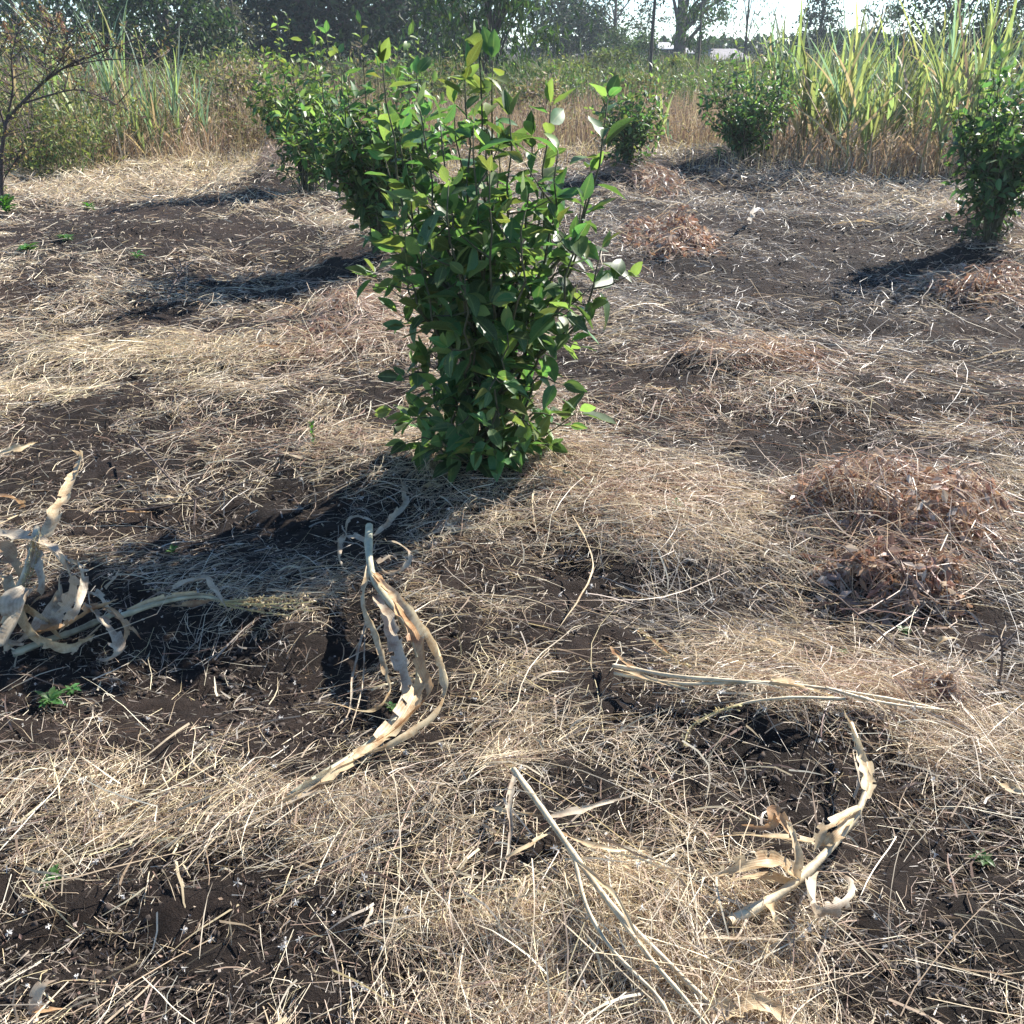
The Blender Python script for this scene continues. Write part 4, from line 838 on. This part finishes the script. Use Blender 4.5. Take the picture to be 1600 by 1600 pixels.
maize('heap of broad curling grey tan maize leaves at the left edge',
      [([(20, 1022, .03), (70, 1002, .04), (120, 985, .05), (180, 958, .05)], .010, .008, 'stalk_grey'), ([(58, 825, .22), (45, 880, .20), (25, 930, .14), (5, 975, .07)], .010, .009, 'stalk')],
      [([(70, 840, .20), (95, 790, .24), (118, 745, .26), (128, 712, .25), (108, 700, .24)], .062, 'husk', dict(n=22, twist=1.0)),
       ([(-30, 835, .20), (50, 840, .24), (98, 880, .23), (112, 930, .17), (82, 972, .10), (30, 1000, .05)], .075, 'husk_grey', dict(n=24, twist=.7)),
       ([(50, 850, .22), (66, 890, .21), (68, 925, .17), (48, 948, .12)], .050, 'husk_grey', dict(n=18, twist=1.2)),
       ([(45, 920, .17), (30, 955, .15), (18, 1000, .08), (5, 1024, .03)], .120, 'husk_grey', dict(n=20, cup=.5)),
       ([(-20, 845, .20), (15, 870, .20), (35, 910, .15)], .070, 'husk_brown', dict(n=16)),
       ([(115, 935, .10), (150, 960, .11), (176, 990, .10), (186, 1020, .07), (165, 1034, .04), (150, 1030, .03)], .055, 'husk_grey', dict(n=22, twist=1.3)),
       ([(150, 945, .10), (180, 960, .11), (196, 985, .08), (192, 1012, .05)], .038, 'husk_brown', dict(n=16, twist=1.0)),
       ([(165, 950, .08), (195, 972, .08), (220, 1000, .05)], .030, 'husk_brown', dict(n=14)),
       ([(40, 985, .08), (95, 982, .11), (140, 955, .12), (185, 935, .11)], .060, 'husk_brown', dict(n=20, cup=.6)),
       ([(85, 960, .12), (120, 930, .14), (155, 935, .12), (175, 960, .08)], .065, 'husk_grey', dict(n=18, cup=.5)),
       ([(-20, 960, .10), (20, 940, .14), (60, 960, .12), (100, 1000, .05)], .05, 'husk', dict(n=18)),
       ([(95, 870, .20), (125, 890, .22), (118, 950, .17), (90, 990, .08)], .05, 'husk_grey', dict(n=18, twist=1.4)), ([(10, 900, .16), (50, 985, .10), (110, 1010, .06), (150, 990, .05)], .055, 'husk', dict(n=18)), ([(20, 1010, .05), (60, 985, .09), (90, 940, .13), (95, 900, .16)], .06, 'husk_grey', dict(n=18, twist=-1)),
       ([(-30, 775, .14), (10, 778, .17), (36, 785, .15), (28, 796, .12)], .040, 'husk_brown', dict(n=14, twist=1.4)),
       ([(-30, 830, .17), (20, 810, .18), (60, 790, .16)], .022, 'husk', dict(n=12)),
       ([(-10, 712, .06), (30, 700, .09), (60, 690, .07)], .04, 'husk', dict(n=12))],
      [[(60, 830, .24), (48, 860, .23), (40, 900, .19), (15, 955, .10)], [(62, 835, .25), (55, 880, .21), (34, 930, .14)]], name='maize_leaf_heap', group='fallen maize stalks', wscale=.86)
maize('thin maize stalk lying level, its feathery tassel pointing right over bare soil',
      [([(190, 962, 0.075), (250, 942, 0.095), (310, 932, 0.105), (360, 940, 0.085)], .009, .004, 'stalk_grey')],
      [([(200, 955, 0.085), (255, 935, 0.105), (310, 928, 0.115), (340, 935, 0.095)], .024, 'husk', dict(n=16, cup=.8)), ([(270, 920, 0.105), (305, 906, 0.145), (328, 908, 0.145), (345, 938, 0.115), (362, 966, 0.065)], .036, 'husk_grey', dict(n=20, twist=.6)),
       ([(330, 928, 0.115), (360, 915, 0.115), (400, 902, 0.085)], .018, 'husk_grey', dict(n=12)), ([(268, 948, 0.085), (310, 945, 0.095), (335, 935, 0.095)], .03, 'husk_brown', dict(n=12))],
      [[(345, 940, 0.095), (400, 940, 0.095), (450, 936, 0.085), (482, 926, 0.085)], [(345, 942, 0.095), (420, 948, 0.085), (492, 955, 0.065)], [(345, 942, 0.095), (420, 944, 0.095), (495, 940, 0.075)], [(345, 944, 0.085), (400, 955, 0.075), (455, 962, 0.065)], [(350, 940, 0.105), (420, 934, 0.105), (470, 938, 0.085)]])
maize('pale maize stalk with a bent top and curled leaves lying at lower right',
      [([(1140, 1440, .03), (1200, 1408, .05), (1250, 1372, .07), (1300, 1322, .08), (1338, 1272, .09), (1352, 1232, .09), (1346, 1180, .08), (1330, 1130, .06)], .010, .005, 'stalk')],
      [([(1352, 1235, .10), (1352, 1195, .10), (1335, 1145, .09), (1315, 1100, .07)], .034, 'husk', dict(n=18, twist=.7)), ([(1356, 1190, .09), (1360, 1225, .10), (1348, 1262, .09)], .03, 'husk', dict(n=12)),
       ([(1345, 1262, .10), (1310, 1285, .12), (1285, 1300, .11), (1270, 1335, .08)], .040, 'husk', dict(n=16, twist=1.0)), ([(1246, 1378, .07), (1246, 1340, .11), (1240, 1300, .13), (1228, 1282, .12)], .026, 'husk', dict(n=16, twist=.5)),
       ([(1240, 1372, .07), (1215, 1352, .10), (1180, 1352, .11), (1140, 1362, .08), (1105, 1368, .04)], .062, 'husk', dict(n=20, cup=.55)), ([(1240, 1380, .06), (1190, 1375, .07), (1130, 1378, .04)], .04, 'husk', dict(n=14)),
       ([(1295, 1322, .08), (1230, 1312, .08), (1160, 1306, .07), (1095, 1310, .03)], .026, 'husk', dict(n=18, cup=.6)), ([(1270, 1360, .06), (1265, 1400, .09), (1275, 1424, .09), (1305, 1418, .09), (1328, 1398, .09), (1330, 1378, .08), (1308, 1358, .06)], .042, 'husk_grey', dict(n=26, twist=1.5)),
       ([(1205, 1405, .05), (1208, 1430, .06), (1212, 1455, .03)], .024, 'husk', dict(n=12)), ([(1235, 1300, .07), (1212, 1272, .10), (1205, 1290, .08), (1160, 1290, .04)], .040, 'husk_brown', dict(n=16, twist=1.0)),
       ([(1090, 1465, .03), (1170, 1470, .04), (1280, 1468, .03)], .026, 'husk_grey', dict(n=16)), ([(1290, 1320, .09), (1310, 1300, .11), (1336, 1270, .1)], .04, 'husk', dict(n=12, cup=.6))])
maize('long thin forked maize stalk running down to the bottom edge right of centre',
      [([(802, 1202, .06), (850, 1268, .07), (900, 1340, .06), (962, 1422, .06), (1040, 1500, .05), (1100, 1560, .04), (1160, 1615, .03)], .0065, .004, 'stalk'), ([(896, 1335, .06), (918, 1420, .06), (960, 1488, .05), (1028, 1558, .05), (1055, 1610, .04)], .004, .003, 'stalk'),
       ([(940, 1395, .06), (1010, 1490, .06), (1070, 1560, .05), (1110, 1610, .04)], .0045, .003, 'stalk')],
      [([(806, 1205, .06), (796, 1260, .08), (798, 1310, .06), (780, 1392, .03)], .016, 'husk_grey', dict(n=16)), ([(764, 1264, .04), (800, 1270, .06), (850, 1275, .06)], .018, 'husk', dict(n=12)), ([(850, 1280, .07), (920, 1262, .08), (1002, 1238, .05)], .02, 'husk_grey', dict(n=14, twist=.8)),
       ([(870, 1300, .07), (940, 1325, .07), (1010, 1330, .04)], .016, 'husk', dict(n=14)), ([(860, 1300, .06), (810, 1330, .06), (770, 1352, .03)], .015, 'husk', dict(n=12)), ([(900, 1345, .06), (960, 1400, .09), (1000, 1470, .07), (1040, 1530, .05)], .014, 'husk', dict(n=16))])
maize('slender maize stems lying almost level below the reddish leaf heap',
      [([(958, 1040, .05), (1050, 1056, .06), (1150, 1064, .06), (1260, 1072, .06), (1390, 1092, .05), (1505, 1116, .03)], .006, .003, 'stalk'), ([(960, 1052, .04), (1060, 1068, .05), (1160, 1066, .05), (1250, 1066, .05)], .005, .003, 'stalk'), ([(1290, 1075, .06), (1380, 1098, .05), (1480, 1110, .04)], .005, .002, 'stalk'),
       ([(1320, 1092, .07), (1230, 1090, .08), (1150, 1102, .06), (1090, 1130, .03)], .004, .002, 'stalk')],
      [([(1205, 1062, .07), (1250, 1072, .08), (1312, 1092, .06)], .036, 'husk', dict(n=14, cup=.6)), ([(955, 1010, .05), (975, 1035, .06), (1010, 1055, .05)], .022, 'husk_brown', dict(n=12)), ([(998, 985, .04), (1030, 1010, .06), (1070, 1040, .05)], .02, 'husk_brown', dict(n=12)), ([(960, 1045, .05), (1020, 1062, .06), (1080, 1078, .04)], .02, 'husk', dict(n=12))],
      [[(1160, 1100, .07), (1120, 1112, .06), (1080, 1135, .03), (1068, 1165, .02)], [(1000, 985, .05), (1040, 1020, .06), (1085, 1045, .05)]])
# loose single leaves
LOOSE = [([(1100, 1590, .03), (1180, 1570, .05), (1260, 1600, .03)], .05, 'husk', 'loose tan maize leaf at the bottom edge right of centre'), ([(50, 1585, .02), (65, 1545, .06), (92, 1528, .07)], .03, 'husk_grey', 'folded pale maize leaf at the bottom left corner'),
         ([(50, 1580, .02), (75, 1578, .03), (105, 1578, .02)], .024, 'husk_brown', 'flat brown leaf scrap at the bottom left corner'), ([(165, 920, .03), (178, 905, .06), (190, 885, .05)], .04, 'husk_grey', 'small grey leaf scrap standing right of the left leaf heap'),
         ([(190, 796, .03), (215, 800, .05), (245, 798, .03)], .035, 'husk_brown', 'reddish brown leaf scrap above the shaded soil on the left'), ([(240, 775, .03), (265, 778, .05), (292, 776, .03)], .035, 'husk', 'tan leaf scrap beside the shadow of the nearest bush'),
         ([(445, 708, .03), (470, 716, .05), (492, 708, .03)], .04, 'husk_grey', 'pale curled leaf scrap left of the nearest bush foot'), ([(1180, 1008, .03), (1200, 1000, .05), (1225, 1012, .03)], .03, 'husk', 'pale leaf scrap right of centre under the reddish heap'),
         ([(1460, 1010, .02), (1480, 998, .05), (1500, 1000, .03)], .04, 'husk', 'pale yellow leaf scrap on dark soil at right'), ([(860, 730, .04), (900, 745, .07), (930, 770, .04)], .02, 'husk', 'narrow leaf strip on the straw right of the bush foot'),
         ([(895, 805, .06), (918, 850, .10), (925, 890, .10), (905, 935, .07), (870, 985, .03)], .011, 'husk', 'long thin arched leaf right of the bent maize stalk'), ([(1560, 1225, .03), (1590, 1235, .05), (1620, 1245, .03)], .03, 'husk', 'tan leaf tip at the right edge'),
         ([(395, 545, .03), (420, 540, .06), (452, 545, .03)], .03, 'husk_brown', 'orange brown leaf scrap left of the reddish dead weed'), ([(1300, 352, .03), (1345, 345, .05), (1385, 352, .03)], .05, 'husk', 'pale leaf strip lying before the sugarcane')]
for pth, w, m, lab in LOOSE: maize(lab, None, [(pth, w, m, dict(n=14, twist=random.uniform(-1, 1)))], name='dry_leaf', group='loose dry leaves')
# twigs
def twig(label, paths, r):
    o0 = at(*paths[0][0][:2]); t = thing('dead_twig', o0, label, 'twig', 'dead twigs')
    for j, p in enumerate(paths):
        V, F = tube(spline(px3(p), 16), np.linspace(r, r*.4, 16), 5); obj('branch' if j else 'stem', mesh('twig', V-np.array(o0), F, M['bare'], None, True), t)
twig('dark thin forked twig over the straw left of the nearest bush', [[(205, 682, .10), (240, 720, .10), (275, 758, .09), (305, 780, .08)], [(150, 800, .03), (230, 795, .06), (305, 780, .08), (400, 748, .09), (540, 706, .06)], [(305, 780, .08), (304, 800, .05), (302, 820, .02)]], .0045)
twig('pale forked twig on the soil above the shaded patch at upper left', [[(262, 465, .02), (280, 430, .12), (318, 394, .18)], [(280, 432, .12), (268, 412, .16), (255, 405, .2)], [(285, 425, .12), (278, 398, .2)]], .006)
twig('long thin stem slanting across the dark soil below the reddish heap', [[(1300, 925, .05), (1370, 985, .04), (1440, 1040, .04), (1540, 1100, .03)]], .0035)
twig('dry stiff stem standing at the right edge above dark soil', [[(1560, 1075, .0), (1566, 1020, .14), (1556, 970, .26)], [(1566, 1010, .16), (1590, 985, .2)], [(1566, 1000, .17), (1545, 1010, .18)]], .004)

# ================================================================== HEAPS OF REDDISH DEAD WEEDS
def heap(label, e, h, n_stem, n_leaf, cols, lcols, leaf=.03, stemw=.003, group='heaps of dead weeds', slen=.25):
    h *= .95; cx, cy, rx, ry = e; g = G1(cx, cy); t = thing('weed_heap', (cx, cy, g), label, 'weed heap', group); o_ = np.array([cx, cy, g])
    def dome(x, y): return h*np.clip(1.05-((x-cx)/rx)**2-((y-cy)/ry)**2, 0, 1)*np.clip(2.4*fbm((x-cx)*2.2/rx+cx, (y-cy)*2.2/ry+cy, 33, 3)-.45, .1, 1.3)
    a = rng.uniform(0, 6.28, n_stem); r = np.sqrt(rng.random(n_stem)); x = cx+rx*r*np.cos(a)*(.9+.8*rng.normal(0, .3, n_stem)); y = cy+ry*r*np.sin(a)*(.9+.8*rng.normal(0, .3, n_stem))
    L = rng.uniform(.5, 1.4, n_stem)*slen; P, W, S = lying(x, y, L, stemw*rng.uniform(.6, 1.3, n_stem), 5, 1.0, .03, .02, .8, .02)
    P[..., 2] += dome(P[..., 0], P[..., 1])*rng.uniform(.35, 1.1, n_stem)[:, None]
    V, F = ribbons(P, W, S); c = np.array(cols)[rng.choice(len(cols), n_stem)]*rng.uniform(.8, 1.2, (n_stem, 1)); o = obj('dead_stems', mesh('dead_stems', V-o_, F, M['straw'], np.repeat(c, 10, 0)), t); o['kind'] = 'stuff'
    if n_leaf:
        nc = max(6, n_leaf//28); ca = rng.uniform(0, 6.28, nc); cr = np.sqrt(rng.random(nc))*.85; id_ = rng.integers(0, nc, n_leaf)
        x = cx+rx*cr[id_]*np.cos(ca[id_])+rng.normal(0, rx*.10, n_leaf); y = cy+ry*cr[id_]*np.sin(ca[id_])+rng.normal(0, ry*.10, n_leaf)
        z = G(x, y)+dome(x, y)*rng.uniform(.6, 1.25, n_leaf)+.015; C = np.stack([x, y, z], -1)-o_
        V, F = leafcloud(C, leaf*rng.uniform(.6, 1.4, n_leaf), 2.3, .9); c = np.array(lcols)[rng.choice(len(lcols), n_leaf)]*rng.uniform(.75, 1.25, (n_leaf, 1))
        o = obj('dead_leaves', mesh('dead_leaves', V, F, M['straw'], np.repeat(c, 4, 0)), t); o['kind'] = 'stuff'
RC = [(.42, .27, .18), (.38, .24, .17), (.56, .46, .34), (.50, .38, .28), (.46, .38, .30), (.26, .17, .13)]; RL = [(.36, .20, .13), (.40, .25, .18), (.30, .23, .19), (.46, .37, .30), (.22, .13, .09)]
heap('wide heap of reddish brown dead weeds with withered leaves, right of centre', ell(1400, 830, 190, 85), .16, 1000, 1900, RC, RL, .042)
heap('clump of withered brown leaves hanging at the front of the wide reddish heap', ell(1395, 930, 140, 45), .10, 220, 1000, RC, RL, .045)
heap('reddish heap of dead weeds right of the nearest bush', ell(1045, 385, 80, 32), .17, 260, 1300, RC, RL, .05, .006)
heap('reddish brown heap of dead weeds at the right edge under the dark bush', ell(1530, 460, 90, 30), .14, 500, 800, RC, RL, .05, .006)
heap('small reddish heap before the round citrus bush', ell(1030, 300, 50, 18), .14, 160, 500, RC, RL, .06, .008)
heap('reddish dead weed clump left of the nearest bush', ell(530, 535, 55, 32), .12, 220, 200, RC, RL, .035, .004)
heap('low rusty mat of dead weeds across the dark ground right of the bush', ell(1180, 585, 120, 22), .06, 450, 400, RC, RL, .035, .005)
heap('grey brown dead weed tuft under the pale topped citrus bush', ell(455, 285, 45, 18), .3, 500, 100, [(.24, .19, .16), (.30, .23, .19)], RL, .05, .008, slen=.4)
heap('rusty leaf cluster at right between the level maize stems and the edge', ell(1470, 1100, 50, 26), .06, 60, 220, RC, RL, .032)
heap('dry brown tuft under the small citrus bush', ell(985, 285, 50, 16), .14, 400, 80, [(.28, .21, .17), (.34, .26, .2)], RL, .05, .008, slen=.4)
heap('brown dead tuft at the foot of the dark right hand bush', ell(1540, 385, 70, 22), .16, 500, 80, [(.24, .19, .16), (.32, .25, .2)], RL, .05, .007, slen=.35)
heap('yellowish withered leaf cluster left of the bush foot above the bent maize', ell(680, 770, 32, 18), .06, 40, 90, [(.45, .36, .22)], [(.45, .36, .20), (.38, .28, .16), (.3, .24, .14)], .035)

# ================================================================== SMALL GREEN WEEDS, SCRAP
GW = leafy('green_weed_leaf', .3, .5, .4, (.06, .14, .035), (2, 2.2, .8), .2, 40); GWM = [mesh('leaf', v, f, GW, None, True) for v, f in LEAVES_LO]
def sprout(label, px, py, size, n=9, upright_=.3, hgt=.0):
    size *= .62; n = int(n*1.6); p = at(px, py, 0); t = thing('green_weed', p, label, 'weed', 'small green weeds')
    V, F = tube([(0, 0, -.01), (.003, 0, size*.5+hgt)], [.003, .0015], 5); obj('stem', mesh('stem', V, F, M['twig'], None, True), t)
    for i in range(n):
        a = i*2.4; d = Vector((math.cos(a), math.sin(a), upright_+random.uniform(-.1, .5))); o = bpy.data.objects.new('leaf', random.choice(GWM)); COL.objects.link(o); o.parent = t
        o.matrix_local = Matrix.Translation((0, 0, .004+(size*.5+hgt)*i/n)) @ frame(d, Vector((0, 0, 1))).to_4x4() @ Matrix.Scale(size*random.uniform(.7, 1.2), 4)
for a in [('small leafy green weed on bare soil at left, larger of the two', 80, 1102, .06, 14), ('small green weed just right of the larger one on bare soil', 115, 1085, .045, 9), ('green weed on the soil mound, nearest the left edge', 45, 395, .13, 14), ('green weed on the soil mound right of the first one', 104, 376, .11, 10),
          ('low green weed behind the top of the soil mound', 140, 328, .13, 10), ('bright green seedling in straw left of the nearest bush', 490, 700, .05, 9, 1.6, .09), ('tiny green weed at the dark foot of the bent maize', 612, 1112, .04, 7), ('green weed in shaded grass on the left', 270, 868, .045, 6, .6), ('faint green seedling on the dark soil at right', 1410, 990, .04, 7), ('green tuft in the straw right of the bush foot', 1055, 795, .05, 8),
          ('tiny green weed on dark soil at the far right', 1315, 1025, .035, 6), ('small green weed in straw at lower left', 80, 1378, .04, 8), ('green weed near the right edge on dark soil', 1535, 1350, .04, 8), ('low green weed right of the soil mound', 215, 405, .10, 8), ('dark green weed by the foot of the bare shrub', 12, 335, .22, 14, .8, .05)]: sprout(*a)
# pale upright scrap of husk in the cleared ground
maize('pale upright husk scrap standing in the cleared ground before the sugarcane', None, [([(1172, 350, .0), (1175, 338, .08), (1180, 318, .2)], .075, 'paleh', dict(n=12, twist=1.2)), ([(1176, 332, .12), (1188, 326, .14), (1196, 336, .06)], .04, 'paleh', dict(n=10))], name='husk_scrap', group='loose dry leaves')

# ================================================================== THIN HAZE OVER THE FIELD
HX, HZ0, HZ1 = 620.0, -1.6, 13.0
V = np.array([[-HX, -HX, HZ0], [HX, -HX, HZ0], [HX, HX, HZ0], [-HX, HX, HZ0], [-HX, -HX, HZ1], [HX, -HX, HZ1], [HX, HX, HZ1], [-HX, HX, HZ1]])
F = np.array([[0, 3, 2, 1], [4, 5, 6, 7], [0, 1, 5, 4], [1, 2, 6, 5], [2, 3, 7, 6], [3, 0, 4, 7]])
hm, N, Lk = nodes('thin_haze'); N.remove(N['Principled BSDF']); pv = N.new('ShaderNodeVolumePrincipled')
pv.inputs['Color'].default_value = (.80, .90, 1.0, 1); pv.inputs['Density'].default_value = .0008; pv.inputs['Anisotropy'].default_value = .3
Lk.new(pv.outputs[0], N['Material Output'].inputs['Volume'])
tag(obj('haze', mesh('haze', V, F, hm)), 'thin pale morning haze over the whole field', 'haze', kind='stuff')
